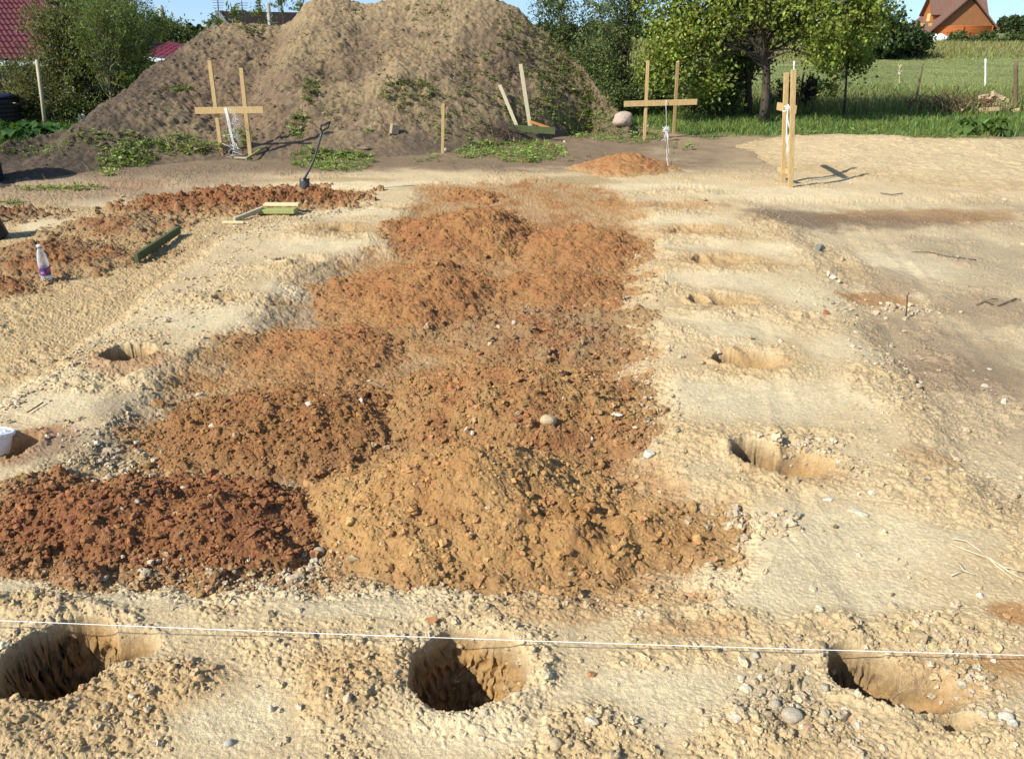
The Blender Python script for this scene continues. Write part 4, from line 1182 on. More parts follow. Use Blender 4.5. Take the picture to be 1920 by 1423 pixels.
# white plastic bucket in the small pit, buckets at the left edge
wb = G(-12, 842, -.06)
root = thing('plastic_bucket', 'white plastic bucket with a ribbed lid tipped in the small pit at the left edge', 'bucket', (wb[0], wb[1], -.085), 0)
root.rotation_euler = (R(-14), R(8), 0)
mb = MB(); mb.lathe([(0, .0), (.105, .0), (.112, .01), (.120, .16)], 36); root.scale = (.8, .8, .8); mb.build('body', M_white, root, True)
mb = MB(); mb.lathe([(.120, .158), (.134, .158), (.134, .176), (.130, .182), (.120, .183), (.116, .176), (.0, .176)], 36)
for k in range(24):
    th = k * math.pi / 12; mb.box((.136 * math.cos(th), .136 * math.sin(th), .167), (.006, .012, .014), Matrix.Rotation(th, 3, 'Z'))
mb.box((.03, -.02, .180), (.07, .012, .006)); mb.lathe([(0.0, .19), (.012, .19), (.012, .176)], 12, (.06, .03, 0))
mb.build('lid', M_white, root, False)
kb = hit_full(-9, 446)
root = thing('rubber_bucket', 'black rubber bucket cut off by the left photo edge on the brown heap', 'bucket', kb - up * .03)
root.rotation_euler = (R(6), R(-22), 0)
mb = MB(); mb.lathe([(0, 0), (.17, 0), (.175, .01), (.215, .33), (.23, .335), (.23, .35), (.205, .35), (.165, .03), (0, .03)], 30); mb.build('body', M_dark, root, True)
mb = MB(); mb.tube([(.21, 0, .30), (.29, 0, .22), (.28, .12, .14), (.12, .24, .13), (-.1, .25, .2), (-.21, 0, .30)], .008, 6); mb.build('handle', M_shovel, root, True)
kb = hit_full(-28, 338)
root = thing('barrel', 'dark blue barrel cut off by the left photo edge beside the bank', 'barrel', kb - up * .03)
m_bl = noise_mat('dark blue plastic', (.012, .016, .035), (.025, .03, .06), 5, .5)
mb = MB(); mb.lathe([(0, 0), (.25, 0), (.28, .03), (.29, .25), (.30, .27), (.29, .29), (.29, .55), (.30, .57), (.29, .59), (.285, .8), (.25, .84), (0, .84)], 32); mb.build('body', m_bl, root, True)
mb = MB(); mb.lathe([(.255, .82), (.275, .84), (.27, .87), (.24, .87), (.235, .845), (0, .845)], 32); mb.build('lid', M_dark, root, True)

# ------------------------------------------------------------------ strings, ropes, roots, twigs
def cord(name, label, cat, pts, rad, mat, n=5, group=None):
    mb = MB(); mb.tube(pts, rad, n); o = mb.build(name, mat, None, True)
    return tag(o, label, cat, group)
pa, pb_ = G(0, 1163, .14), G(1920, 1228, .07)
ext = []
for k in range(-8, 19):
    t = k / 10
    p = pa * (1 - t) + pb_ * t
    ext.append((p[0], p[1], p[2] - .012 * (1 - (2 * t - 1) ** 2)))
ext = [(ext[0][0] - .3, ext[0][1], -.02)] + ext + [(ext[-1][0] + .3, ext[-1][1], -.05)]
cord('builders_string', 'taut white string stretched low across the front holes', 'string', ext, .0017, M_string)
st0 = at_y(1249, 193, YM - .04); knot = Vector(at_y(1250, 243, YM - .08)); gnd = hit_full(1253, 312)
pts = [knot, gnd + up * .02]
line = [Vector(hit_full(a, b_)) + up * .03 for a, b_ in [(1253, 290), (1300, 320), (1395, 372), (1480, 400), (1560, 452), (1600, 476), (1660, 505), (1725, 536), (1800, 575)]]
cord('setting_out_string', 'thin white string running from the middle batter board along the right pad', 'string', [knot] + line, .0011, M_dull, 4)
rs = np.random.default_rng(5)
mb = MB()
mb.tube([Vector(st0) + up * .06, Vector(st0) - up * .05, knot], .006, 5)
for k in range(26):                                   # knotted hank
    a = knot + Vector(rs.normal(0, .035, 3)); b_ = knot + Vector(rs.normal(0, .035, 3)); mb.tube([a, knot + Vector(rs.normal(0, .05, 3)), b_], .006, 4)
for k in range(5):
    e = knot + Vector((rs.uniform(-.22, .02) - .02, rs.uniform(-.08, .05), -.36 + rs.uniform(-.05, .05))); m1 = knot.lerp(e, .5) + Vector((.06 + rs.normal(0, .015), 0, -.03))
    e2 = e + Vector((rs.uniform(-.2, .03), 0, -.04)); mb.tube([knot, m1, e, e2], .0045, 4)
for k in range(2):
    q_ = [knot + (gnd - knot) * t + Vector(rs.normal(0, .02, 3)) for t in np.linspace(0, 1, 7)]; mb.tube(q_, .003, 4)
tag(mb.build('rope_hank', M_string, None, True), 'hank of white rope hanging from the middle batter board to the soil', 'rope')
mb = MB()
for k in range(4):
    x0 = 420 + k * 2
    q_ = [Vector(at_y(421 + 1.2 * k, 203, YL - .03)), Vector(at_y(427 + k * 1.5, 232, YL - .05)), Vector(at_y(434 + k, 262, YL - .05)), Vector(at_y(440 + k * 2, 284, YL - .08))]
    mb.tube(q_, .005, 4)
for k in range(22):
    c = Vector(at_y(rs.normal(440, 5), rs.uniform(218, 262), YL - .06 + rs.normal(0, .05)))
    q_ = [c + Vector(rs.normal(0, .07, 3)) for _ in range(4)]; mb.tube(q_, .0022, 4)
for k in range(9):
    c = Vector(at_y(rs.normal(436, 7), rs.uniform(274, 286), YL - .05)); mb.tube([c + Vector(rs.normal(0, .08, 3)) for _ in range(3)], .0038, 4)
for k in range(7):
    x = 424 + k * 4.3; mb.tube([at_y(x, 200.5, YL - .02), at_y(x + 1, 207, YL - .03), at_y(x + rs.uniform(-2, 3), 214, YL - .025)], .0042, 4)
tag(mb.build('tangled_string', M_string, None, True), 'tangled white string hanging from the left batter board', 'string')
mb = MB()
kn = Vector(at_y(1477, 204, YR - .02))
for k in range(14): mb.tube([kn + Vector(rs.normal(0, .03, 3)) for _ in range(3)], .009, 4)
for k in range(5):
    q_ = [kn] + [Vector(at_y(1477 + rs.normal(0, 1.6), y_, YR - .02)) for y_ in (225, 245, 262, 280, 296)]; mb.tube(q_, .005, 4)
tag(mb.build('rope_hank', M_string, None, True), 'white string knotted and hanging between the posts of the right batter board', 'rope')

def ground_cord(pxs, rad, lift=.008):
    P_ = []
    for a, b_ in pxs:
        v = hit_full(a, b_); P_.append(v + up * (lift + rad))
    return P_
mb = MB()
for pxs in ([(1785, 1014), (1812, 1020), (1842, 1042), (1870, 1068), (1900, 1092)], [(1782, 1025), (1810, 1036), (1850, 1052), (1880, 1068), (1925, 1078)], [(1838, 1040), (1868, 1062), (1895, 1080), (1925, 1095)], [(1796, 1060), (1806, 1075), (1826, 1083)], [(1782, 1084), (1806, 1074)]):
    mb.tube(ground_cord(pxs, .004, .012), [.003] + [.0036] * (len(pxs) - 2) + [.0018], 6)
tag(mb.build('root', M_root, None, True), 'pale bare roots trailing over the sand at the right edge', 'root')
for lab, pxs, r_, lf_ in [('dark upright twig stuck in the dark ground at the right', None, .007, 0), ('bent dark twig lying in the right yard near the edge', [(1830, 574), (1845, 568), (1862, 574)], .006, .008), ('forked dark stick lying at the right edge of the yard', [(1870, 576), (1890, 568), (1905, 562)], .006, .008),
                       ('long thin dead stem on the pale ground at the right', [(1710, 475), (1740, 476), (1775, 484), (1830, 490)], .005, .01), ('thin straight stick on the pale left pad', [(52, 778), (66, 769), (82, 759)], .005, .012),
                       ('dry twig lying on sand right of the end-on batter board', [(1650, 366), (1672, 369), (1692, 366)], .008, .02)]:
    if pxs is None:
        b_ = hit_full(1698, 598); P_ = [b_ - up * .03, b_ + Vector((-.01, 0, .10)), b_ + Vector((-.03, 0, .22)), b_ + Vector((-.02, 0, .26))]
    else: P_ = ground_cord(pxs, r_, lf_)
    mb = MB(); mb.tube(P_, r_, 6)
    if 'forked' in lab or 'bent' in lab: mb.tube([P_[1], P_[1] + Vector((.10, .04, .012)), P_[1] + Vector((.16, .06, 0))], r_ * .8, 5)
    tag(mb.build('twig', M_twig, None, True), lab, 'twig', 'dead twigs on the ground')

def brush(label, c, spread, n, mat, name='brush_pile', hgt=.3, thick=.007, cat='brush'):
    mb = MB()
    for k in range(n):
        nn_ = np.clip(rs.normal(0, 1, 3), -1.5, 1.5); a = c + Vector((nn_[0] * spread[0], nn_[1] * spread[1], abs(nn_[2]) * hgt * .5))
        d = Vector(rs.normal(0, 1, 3)); d.z *= .5; d.normalize(); L = rs.uniform(.2, .55) * (spread[0] * 2)
        mid = a + d * L * .5 + Vector(rs.normal(0, .04, 3)); mb.tube([a, mid, a + d * L], [thick, thick * .8, thick * .4], 4, False)
    return tag(mb.build(name, mat, None, True), label, cat)
brush('tangled brush of dead roots beside the olive plank', hit_full(930, 258) + up * .05, (.28, .15), 120, M_twig)
brush('dead twigs heaped at the foot of the left batter board', hit_full(402, 285) + up * .03, (.22, .12), 45, M_twig, hgt=.15)
brush('dark dead root clump high on the right of the mound', hit_full(938, 100) + up * .02, (.25, .15), 90, M_twig, hgt=.2)
M_redtw = noise_mat('reddish dead brush', (.10, .04, .03), (.20, .10, .07), 8, .9)
brush('reddish dead brush heaped left of the firewood', Vector(G(1770, 212)) + up * .1, (.75, .3), 240, M_redtw, hgt=.35, thick=.011)


# ------------------------------------------------------------------ leaves, grass, weeds
def unit(v): return v / np.maximum(np.linalg.norm(v, axis=1)[:, None], 1e-9)

def leaf_arrays(P, L, W, A, Nn, C, fold=.12):
    """diamond leaves folded along the midrib: P centre, A axis, Nn normal"""
    A = unit(A); B = unit(np.cross(Nn, A)); Nn = np.cross(A, B)
    L = L[:, None]; W = W[:, None]
    v0 = P - A * L * .5; v2 = P + A * L * .5 - Nn * L * .10
    v1 = P + B * W * .5 + Nn * W * fold - A * L * .06; v3 = P - B * W * .5 + Nn * W * fold - A * L * .06
    V = np.stack([v0, v1, v2, v3], 1).reshape(-1, 3)
    n = len(P); b = np.arange(n)[:, None] * 4
    F = np.concatenate([b + np.array([[0, 1, 2]]), b + np.array([[0, 2, 3]])])
    return V, F, np.repeat(C, 4, 0)

def leafcol(n, base, var=.25, yellow=.0, r=None):
    r = r or rng
    c = np.array(base) * np.exp(r.normal(0, var, (n, 1))) * (1 + r.normal(0, .06, (n, 3)))
    if yellow > 0:
        y = r.uniform(size=n) < yellow
        c[y] = np.array([.24, .20, .035]) * r.uniform(.6, 1.3, (y.sum(), 1))
    return np.clip(c, .004, .6)

def tree(name, label, cat, base, blobs, ncl, per, lsize, aspect, colr, trunk, group=None, seed=1, spread=.22, yellow=.02, shoots=.3, bark=None, trunks=None, droop=0.0, limb=.022):
    """trunk(s) with limbs to leaf clusters; blobs = (px, py, Y, rx m, ry m, rz m, weight)"""
    r = np.random.default_rng(seed)
    base = Vector(base)
    root = thing(name, label, cat, base, 0, group)
    off = np.array(base)
    w = np.array([b[6] for b in blobs], float); w /= w.sum()
    which = r.choice(len(blobs), ncl, p=w)
    cen = []
    for k in which:
        px, py, Y, rx, ry, rz, _ = blobs[k]
        c = np.array(at_y(px, py, Y))
        u = r.normal(size=3); u /= np.linalg.norm(u); u *= r.uniform() ** (1 / 2.6)
        cen.append(c + u * np.array([rx, ry, rz]))
    cen = np.array(cen); cen[:, 2] = np.maximum(cen[:, 2], base.z + .12)
    top = Vector(trunk[-1])
    tp_ = [Vector(p) for p in trunk]
    mb = MB(); rad = trunks or .09
    mb.tube(tp_, [rad * (1.25 if i == 0 else 1 - .55 * i / (len(tp_) - 1)) for i in range(len(tp_))], 9)
    for c in cen[:min(len(cen), 110)]:
        c = Vector(c); t = r.uniform(.35, 1.0); k = t * (len(tp_) - 1); i = min(int(k), len(tp_) - 2)
        a = tp_[i].lerp(tp_[i + 1], k - i)
        if (c - a).length > 3.4 * max(b[3] for b in blobs): continue
        m = a.lerp(c, .5) + Vector((r.normal(0, .06), r.normal(0, .06), .12 * (c - a).length))
        mb.tube([a, a.lerp(m, .5) + Vector(r.normal(0, .03, 3)), m, c], [limb, limb * .8, limb * .55, limb * .22], 5, False)
    mb.build('trunk', bark or M_bark, root, True, None, off)
    n = ncl * per
    sig = spread * r.uniform(.5, 1.3, ncl)
    ci = np.repeat(np.arange(ncl), per)
    P = cen[ci] + r.normal(size=(n, 3)) * sig[ci][:, None] * np.array([1, 1, .8])
    A = r.normal(size=(n, 3)) + np.array([0, 0, -.2 - droop])
    sh = r.uniform(size=ncl) < shoots                        # clusters drawn out into long sprays
    d = unit(r.normal(size=(ncl, 3)) + np.array([0, 0, .9 - droop]))
    tt = r.uniform(-.1, 1, n) * spread * 3.0
    s_ = sh[ci]
    P[s_] = cen[ci][s_] + d[ci][s_] * tt[s_][:, None] + r.normal(size=(s_.sum(), 3)) * spread * .22
    A[s_] += d[ci][s_] * 1.2
    Nn = r.normal(size=(n, 3)) + np.array([0, 0, .8])
    L = lsize * np.exp(r.normal(0, .22, n)); C = leafcol(n, colr, .26, yellow, r)
    C *= np.exp(r.normal(0, .14, ncl))[ci][:, None]
    P[:, 2] = np.maximum(P[:, 2], base.z + .04)
    V, F, cc = leaf_arrays(P, L, L * aspect, A, Nn, C)
    make_mesh('crown', V - off, F, M_leaf, root, cc, False)
    return root

def gpt(px, py, z=0): return Vector(G(px, py, z))
def trunk_px(pts, Y): return [Vector(at_y(a, b, Y)) for a, b in pts]

LG = (.125, .160, .045); DG = (.112, .150, .050); BG = (.205, .250, .046); OG = (.145, .155, .055)
# garden fruit trees on the left
yb = 22.5
def gtree(label, basepx, Y, blobs, ncl, per, seed, colr=LG, ls=.085, asp=.34, tr_top=None, rad=.045, **kw):
    b = Vector(at_y(basepx[0], basepx[1], Y)); b.z = 0
    tp2 = [b, b.lerp(Vector(at_y(tr_top[0], tr_top[1], Y)), .5) + Vector((.05, .03, 0)), Vector(at_y(tr_top[0], tr_top[1], Y))]
    return tree('fruit_tree', label, 'tree', b, [(a, c, Y + dy, rx, ry, rz, w) for a, c, dy, rx, ry, rz, w in blobs], ncl, per, ls, asp, colr, tp2, 'garden trees left of the mound', seed, trunks=rad, **kw)
gtree('slim fruit tree nearest the left toe of the mound', (205, 206), 22.6, [(200, 90, 0, .75, .7, 1.1, 3), (235, 60, .6, .6, .6, .9, 2), (250, 150, .4, .55, .5, .7, 1.5)], 150, 62, 11, LG, .095, .30, (196, 100), .05, bark=M_barkl)
gtree('twin-stemmed fruit tree left of the slim one by the mound', (186, 214), 23.4, [(160, 70, 0, .8, .7, .9, 3), (175, 10, .5, .7, .6, .6, 2), (150, 140, .2, .8, .6, .7, 2)], 150, 62, 12, LG, .095, .30, (182, 90), .05, bark=M_barkl)
gtree('bushy fruit tree screening the dark red roof', (112, 232), 23.2, [(110, 90, 0, .75, .6, .9, 3), (85, 45, 0, .5, .5, .5, 1.4), (100, 150, -.3, .9, .6, .6, 2)], 140, 60, 13, OG, .095, .32, (112, 110), .05)
gtree('low spreading bush-like fruit tree at the far left edge', (45, 236), 22.2, [(25, 160, 0, .9, .6, .6, 3), (60, 185, -.3, .8, .5, .5, 2), (-60, 150, 0, .9, .7, .8, 2), (100, 190, -.2, .6, .5, .45, 1)], 140, 60, 14, OG, .085, .34, (42, 180), .05)
gtree('broad dark fruit tree behind the shed with the white fascia', (262, 190), 26.5, [(245, 85, 0, .6, .8, .9, 3), (275, 50, 1.4, .6, .6, .35, 1.5), (235, 30, .4, .6, .6, .6, 1)], 150, 60, 15, DG, .095, .36, (262, 100), .06)
gtree('tall thin tree whose tips reach above the garden trees', (232, 200), 25.4, [(240, 8, 0, .5, .5, .7, 2), (225, 70, 0, .6, .5, .8, 2)], 70, 55, 16, LG, .09, .30, (238, 20), .035)
gtree('dense low tree filling the gap below the garden trees', (235, 205), 24.2, [(240, 165, 0, .8, .5, .55, 2), (170, 195, -.4, .9, .4, .4, 2)], 110, 60, 17, DG, .085, .36, (238, 170), .04)
gtree('shrubby tree between the two leaning garden stakes', (118, 236), 22.0, [(115, 205, 0, .65, .3, .3, 1), (60, 215, 0, .6, .3, .25, 1), (165, 210, .2, .5, .3, .3, 1)], 70, 55, 18, LG, .075, .36, (118, 215), .03)
gtree('far broadleaf tree above the shed roof left of the spruces', (330, 90), 46, [(315, 66, 0, 1.0, 1.0, .6, 2), (350, 84, 1, 1.3, 1.0, .5, 2), (330, 90, 0, 1.6, 1, .5, 2)], 150, 55, 19, DG, .17, .45, (330, 75), .1, spread=.35)
# dark trees behind the red roof
gtree('dark tall tree rising behind the red roof', (125, 80), 40, [(120, 0, 0, 1.7, 1.5, 1.4, 2), (160, -10, 0, 1.6, 1.5, 1.3, 2), (95, -30, 0, 1.5, 1.4, 1.3, 1)], 150, 60, 20, (.022, .040, .018), .17, .35, (125, 0), .14, spread=.4)

def spruce(label, px, pyb, pyt, Y, wid, seed, group='spruces on the skyline'):
    r = np.random.default_rng(seed)
    t = Vector(at_y(px, pyt, Y)); b = Vector((t.x, t.y, float(base_macro(np.array([t.x]), np.array([t.y]))[0])))
    root = thing('spruce', label, 'spruce tree', b, 0, group)
    H = t.z - b.z
    mb = MB(); mb.tube([b, t], [.14, .02], 7); mb.build('trunk', M_bark, root, True, None, np.array(b))
    n = 5200
    u = r.uniform(size=n) ** .75; tier = np.floor(u * 15) / 15 + r.uniform(size=n) * .045
    rad = wid * (1 - tier) ** .85 * (.35 + .65 * r.uniform(size=n) ** .5) * (.8 + .3 * np.sin(tier * 97))
    th = r.uniform(0, 6.283, n)
    P = np.stack([rad * np.cos(th), rad * np.sin(th), H * (.05 + .95 * tier) - rad * .25], -1)
    A = np.stack([np.cos(th), np.sin(th), -.35 + r.normal(0, .3, n)], -1); Nn = r.normal(size=(n, 3)) * .5 + np.array([0, 0, 1])
    L = r.uniform(.22, .45, n)
    V, F, cc = leaf_arrays(P, L, L * .3, A, Nn, leafcol(n, (.020, .036, .016), .25, 0, r))
    make_mesh('crown', V, F, M_leaf, root, cc, False)
spruce('leftmost spruce on the skyline left of the mound', 327, 85, 42, 62, 1.5, 1)
spruce('tallest narrow spruce on the skyline left of the grey gable', 355, 85, 44, 58, 1.2, 2)
spruce('rightmost spruce beside the thin pole on the skyline', 373, 85, 47, 60, 1.1, 3)
spruce('small spruce tip just left of the grey gable', 386, 85, 58, 64, 1.0, 4)
spruce('dark spruce standing behind the right end of the red roof', 92, 60, -60, 42, 2.2, 5)

# saplings behind the crest of the mound
def sapling(label, px, pyt, pyb, Y, wid, seed, lean=0):
    b = Vector(at_y(px, pyb, Y)); t = Vector(at_y(px + lean, pyt, Y)); b0 = Vector((b.x, b.y, 0.05))
    m = (pyt + pyb) / 2
    tree('sapling', label, 'young tree', b0, [(px + lean * .7, pyt + 8, Y, wid * .7, wid * .6, .25, 1), (px + lean * .3, m, Y, wid, wid * .7, .35, 1.5), (px, pyb, Y, wid * 1.1, wid, .35, 1)], 13, 16, .12, .34, LG, [b0, b0.lerp(t, .5), t], 'leafy tops behind the mound crest', seed, spread=.10, shoots=.5, trunks=.02, droop=.5, limb=.008)
sapling('leafy shoot arching left above the mound crest at the grey gable', 448, 6, 40, 25.5, .22, 31, -16)
sapling('slim leafy top above the mound left of the concrete post', 487, 10, 42, 26.0, .16, 32)
sapling('fullest leafy top right of the concrete post', 527, -8, 38, 25.6, .32, 33)
sapling('leafy top just left of the high mound crest', 562, -6, 26, 26.2, .22, 34)
sapling('low leafy sprig over the left shoulder of the mound', 414, 38, 52, 25.0, .35, 35)

# trees right of the mound
def rtree(label, basepx, Y, blobs, ncl, per, seed, colr, ls, asp, tr, rad, **kw):
    b = Vector(at_y(basepx[0], basepx[1], Y)); b.z = float(base_macro(np.array([b.x]), np.array([b.y]))[0]) - .02
    tp2 = [b] + [Vector(at_y(a, c, Y)) for a, c in tr]
    return tree(kw.pop('name', 'tree'), label, kw.pop('cat', 'tree'), b, [(a, c, Y + dy, rx, ry, rz, w) for a, c, dy, rx, ry, rz, w in blobs], ncl, per, ls, asp, colr, tp2, kw.pop('group', None), seed, trunks=rad, **kw)
big = 'trees right of the mound'
rtree('airy dark tree just right of the mound, sky showing through its top', (1055, 225), 26.0, [(1035, 35, 0, .6, .6, .6, 1.2), (1085, 40, 0, .8, .7, .8, 1), (1085, 110, 0, .9, .8, .9, 2.5), (1040, 0, .3, .5, .5, .5, .7), (1110, 160, 0, .8, .6, .6, 1.5)], 170, 60, 41, DG, .085, .45, [(1062, 150), (1070, 60)], .05, group=big)
rtree('dense dark tree between the airy one and the bright leafy tree', (1165, 232), 25.0, [(1165, 30, 0, .9, .9, .9, 2.5), (1140, 120, 0, .9, .8, .9, 2.5), (1185, 170, -.3, .8, .6, .6, 2), (1200, -30, 0, .8, .8, .6, 1), (1125, 190, 0, .6, .5, .5, 1)], 260, 62, 42, DG, .085, .46, [(1165, 150), (1168, 50)], .06, group=big)
rtree('large bright green broad-leaved tree leaning over the middle batter board', (1432, 234), 22.9,
      [(1300, 60, 0, 1.1, 1.0, .75, 3), (1420, 20, .2, 1.2, 1.1, .7, 3), (1540, 30, 0, 1.0, 1.0, .8, 2.6), (1250, 120, -.3, .65, .6, .55, 1.6), (1620, 30, .2, .75, .8, .6, 1.6), (1330, 150, -.1, .6, .5, .35, .8), (1545, 105, -.4, .5, .5, .32, .6), (1380, -60, .3, 1.5, 1.3, .9, 2.2), (1530, -60, .2, 1.2, 1.1, .8, 1.4), (1250, -10, .2, .9, .9, .8, 1.6), (1480, -150, .3, 1.6, 1.4, 1.0, 1.4)],
      520, 66, 43, BG, .092, .74, [(1436, 180), (1437, 130), (1425, 90), (1420, 20), (1425, -60)], .135, yellow=.035, group=big, spread=.27, limb=.035, shoots=.25)
rtree('darker second tree standing behind the bright leafy tree', (1402, 218), 24.8, [(1380, 110, 0, 1.0, .8, .5, 2), (1330, 175, .2, .9, .6, .45, 2), (1290, 190, .3, .7, .5, .4, 1), (1420, 60, .6, 1.2, .9, .7, 1.5)], 170, 55, 44, DG, .095, .6, [(1404, 150), (1402, 90)], .11, group=big)
rtree('slender young tree with yellowing leaves right of the end-on batter board', (1585, 200), 24.5, [(1590, 70, 0, .45, .5, .45, 2), (1560, 120, -.1, .35, .35, .3, 1), (1610, 115, 0, .25, .3, .25, 1), (1558, 168, -.2, .15, .15, .12, .3)], 60, 40, 45, BG, .10, .75, [(1587, 150), (1586, 110), (1590, 60)], .035, yellow=.10, group=big, limb=.012)
rtree('reddish-leaved dark shrub behind the end-on batter board', (1515, 208), 25.5, [(1510, 180, 0, .28, .25, .38, 1), (1522, 165, 0, .2, .2, .3, 1)], 36, 50, 46, (.045, .035, .030), .07, .5, [(1512, 190), (1513, 165)], .02, name='shrub', cat='shrub', limb=.008, spread=.13)
for k, (px, py, Y, w, h, lab) in enumerate([(1075, 205, 24.6, .6, .35, 'dark undergrowth bush at the right foot of the mound'), (1130, 205, 24.0, .6, .38, 'dark bush under the dense tree beside the boulder'), (1240, 190, 25.5, .55, .4, 'bush seen between the posts of the middle batter board'), (1300, 200, 24.8, .6, .36, 'bush right of the middle batter board'),
                                     (1355, 202, 24.6, .6, .36, 'bush left of the two tree trunks'), (1462, 198, 26.5, .5, .3, 'low brown bush right of the big trunk')]):
    rtree(lab, (px, py + 18), Y, [(px, py, 0, w, w * .7, h, 1), (px + 12, py - 20, .2, w * .6, w * .5, h, .8)], 48, 55, 60 + k, DG if k != 5 else (.05, .045, .028), .08, .5, [(px, py + 5), (px, py - 15)], .02, name='bush', cat='bush', group='bushes under the right trees', spread=.17, limb=.008)
for k, (px, py, Y, w, h, lab) in enumerate([(1655, 75, 60, 2.0, 1.5, 'far dark green bush right of the bright tree, left one'), (1700, 84, 62, 1.7, 1.0, 'far low bush left of the log house'), (1620, 60, 66, 2.2, 1.7, 'far tree half hidden behind the bright leafy crown'), (1560, 75, 70, 2.4, 1.2, 'far bushes showing below the bright leafy crown'),
                                     (1792, 90, 95, .8, .18, 'weedy bush in front of the log house wall'), (1838, 90, 97, .6, .15, 'second smaller weedy bush before the log house wall'), (1895, 86, 92, 1.8, .45, 'weedy thicket right of the log house')]):
    b = Vector(at_y(px, py + 12, Y)); z0 = float(base_macro(np.array([b.x]), np.array([b.y]))[0])
    tree('bush', lab, 'bush', (b.x, b.y, z0 - .05), [(px, py, Y, w, w * .8, h, 1), (px + 10, py - 6, Y, w * .6, w * .6, h, .7)], 70, 48, .30, .55, (.045, .072, .022) if k < 4 else (.075, .105, .03), [Vector((b.x, b.y, z0)), Vector(at_y(px, py, Y))], 'bushes out in the meadow', 80 + k, spread=.38, limb=.03, trunks=.06)
# far woods
r6 = np.random.default_rng(66)
def woods(label, px0, px1, pyt, Y, seed, colr):
    r = np.random.default_rng(seed); P, C = [], []
    for k in range(46):
        px = r.uniform(px0, px1); t = at_y(px, pyt(px) + r.uniform(0, 10), Y + r.uniform(-6, 14)); z0 = float(base_macro(np.array([t[0]]), np.array([t[1]]))[0])
        h = max(t[2] - z0, 1.5); m = 420
        u = r.normal(size=(m, 3)); u = unit(u) * r.uniform(size=(m, 1)) ** .4
        P.append(np.array([t[0], t[1], z0 + h * .52]) + u * np.array([h * .42, h * .4, h * .5])); C.append(leafcol(m, np.array(colr) * r.uniform(.75, 1.25), .22, 0, r))
    P = np.concatenate(P); C = np.concatenate(C); n = len(P)
    V, F, cc = leaf_arrays(P, r.uniform(.7, 1.3, n), r.uniform(.5, .9, n), r.normal(size=(n, 3)), r.normal(size=(n, 3)) + np.array([0, -.3, .7]), C)
    return tag(make_mesh('woods', V, F, M_leaf, None, cc, False), label, 'woods', kind='stuff')
woods('wooded rise on the skyline right of the log house', 1855, 2150, lambda p: 48 - 24 * math.exp(-((p - 1905) / 38) ** 2), 175, 1, (.050, .075, .028))
woods('far wood peeping out left of the log house', 1560, 1735, lambda p: 50, 190, 2, (.040, .06, .03))
woods('distant dark trees beyond the garden on the left', -300, 420, lambda p: 66 + 6 * math.sin(p * .05), 85, 3, (.028, .045, .02))
woods('distant trees behind the right hand trees', 1000, 1580, lambda p: 40, 120, 4, (.034, .052, .024))

# grass
def blades(P, h, w, lean, C, name, label):
    n = len(P); r = rng
    th = r.uniform(0, 6.283, n); s_ = np.stack([np.cos(th), np.sin(th), np.zeros(n)], -1); l = r.normal(size=(n, 3)) * lean; l[:, 2] = 0
    up_ = np.array([0, 0, 1.])
    v0 = P - s_ * w[:, None] * .5; v1 = P + s_ * w[:, None] * .5
    m = P + up_ * h[:, None] * .6 + l * h[:, None] * .35
    v2 = m - s_ * w[:, None] * .38; v3 = m + s_ * w[:, None] * .38
    v4 = P + up_ * h[:, None] * .95 + l * h[:, None]
    V = np.stack([v0, v1, v3, v2, v4], 1).reshape(-1, 3); b = np.arange(n)[:, None] * 5
    return tag(make_mesh(name, V, [b + np.array([[0, 1, 2, 3]]), b + np.array([[3, 2, 4]])], M_grass, None, np.repeat(C, 5, 0), False), label, 'grass', kind='stuff')
n = 70000
X = r6.uniform(0.8, 22, n); Y = r6.uniform(16.6, 25.5, n)
f1 = fbm(X, Y, .9, 3, 501); f2 = fbm(X, Y, 2.5, 2, 503)
k = (X > 1.6 + .6 * f1 + .10 * (Y - 17)) & (Y > 19.6 + 1.1 * f1 + .7 * f2 + 1.9 * sstep(4.6, 3.4, X)) & (X < .80 * Y + 1.5) & (r6.uniform(size=n) < (.5 + .8 * f1 + .2 * f2))
X, Y, f1 = X[k], Y[k], f1[k]; z = base_macro(X, Y)
blades(np.stack([X, Y, z], -1), r6.uniform(.05, .19, len(X)) * (1 + .8 * f1), r6.uniform(.012, .022, len(X)), .5, leafcol(len(X), (.13, .195, .045), .28, .08), 'grass', 'bright green grass strip between the soil and the right trees')
n = 90000
u = r6.uniform(size=n); Y = 25 * (118 / 25) ** u; X = r6.uniform(.02, .80, n) * Y
f1 = fbm(X, Y * .5, .12, 3, 511); z = base_macro(X, Y)
dry = np.clip(sstep(58, 68, Y + 10 * f1) * (1 - .6 * sstep(84, 96, Y + 10 * f1)) + .3 * sstep(.1, .3, f1), 0, 1) * .5
short = (1 - .90 * sstep(32, 36, Y + 2 * f1) * (1 - sstep(58, 66, Y + 6 * f1))) * (1 - .7 * sstep(84, 94, Y)) * .8
C = leafcol(n, (.20, .235, .075), .18, 0) * (1 - dry[:, None]) + leafcol(n, (.25, .205, .085), .25, 0) * dry[:, None]
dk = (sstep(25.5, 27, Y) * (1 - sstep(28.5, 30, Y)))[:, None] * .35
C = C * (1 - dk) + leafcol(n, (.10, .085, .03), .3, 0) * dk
blades(np.stack([X, Y, z], -1), r6.uniform(.25, .65, n) * short * (1 + .004 * Y), .012 + .00075 * Y * r6.uniform(.6, 1.4, n), .4, C, 'grass', 'meadow grass running back to the log house')
n = 26000
X = r6.uniform(-24, -6.5, n); Y = r6.uniform(16.6, 26, n); f1 = fbm(X, Y, .9, 3, 521)
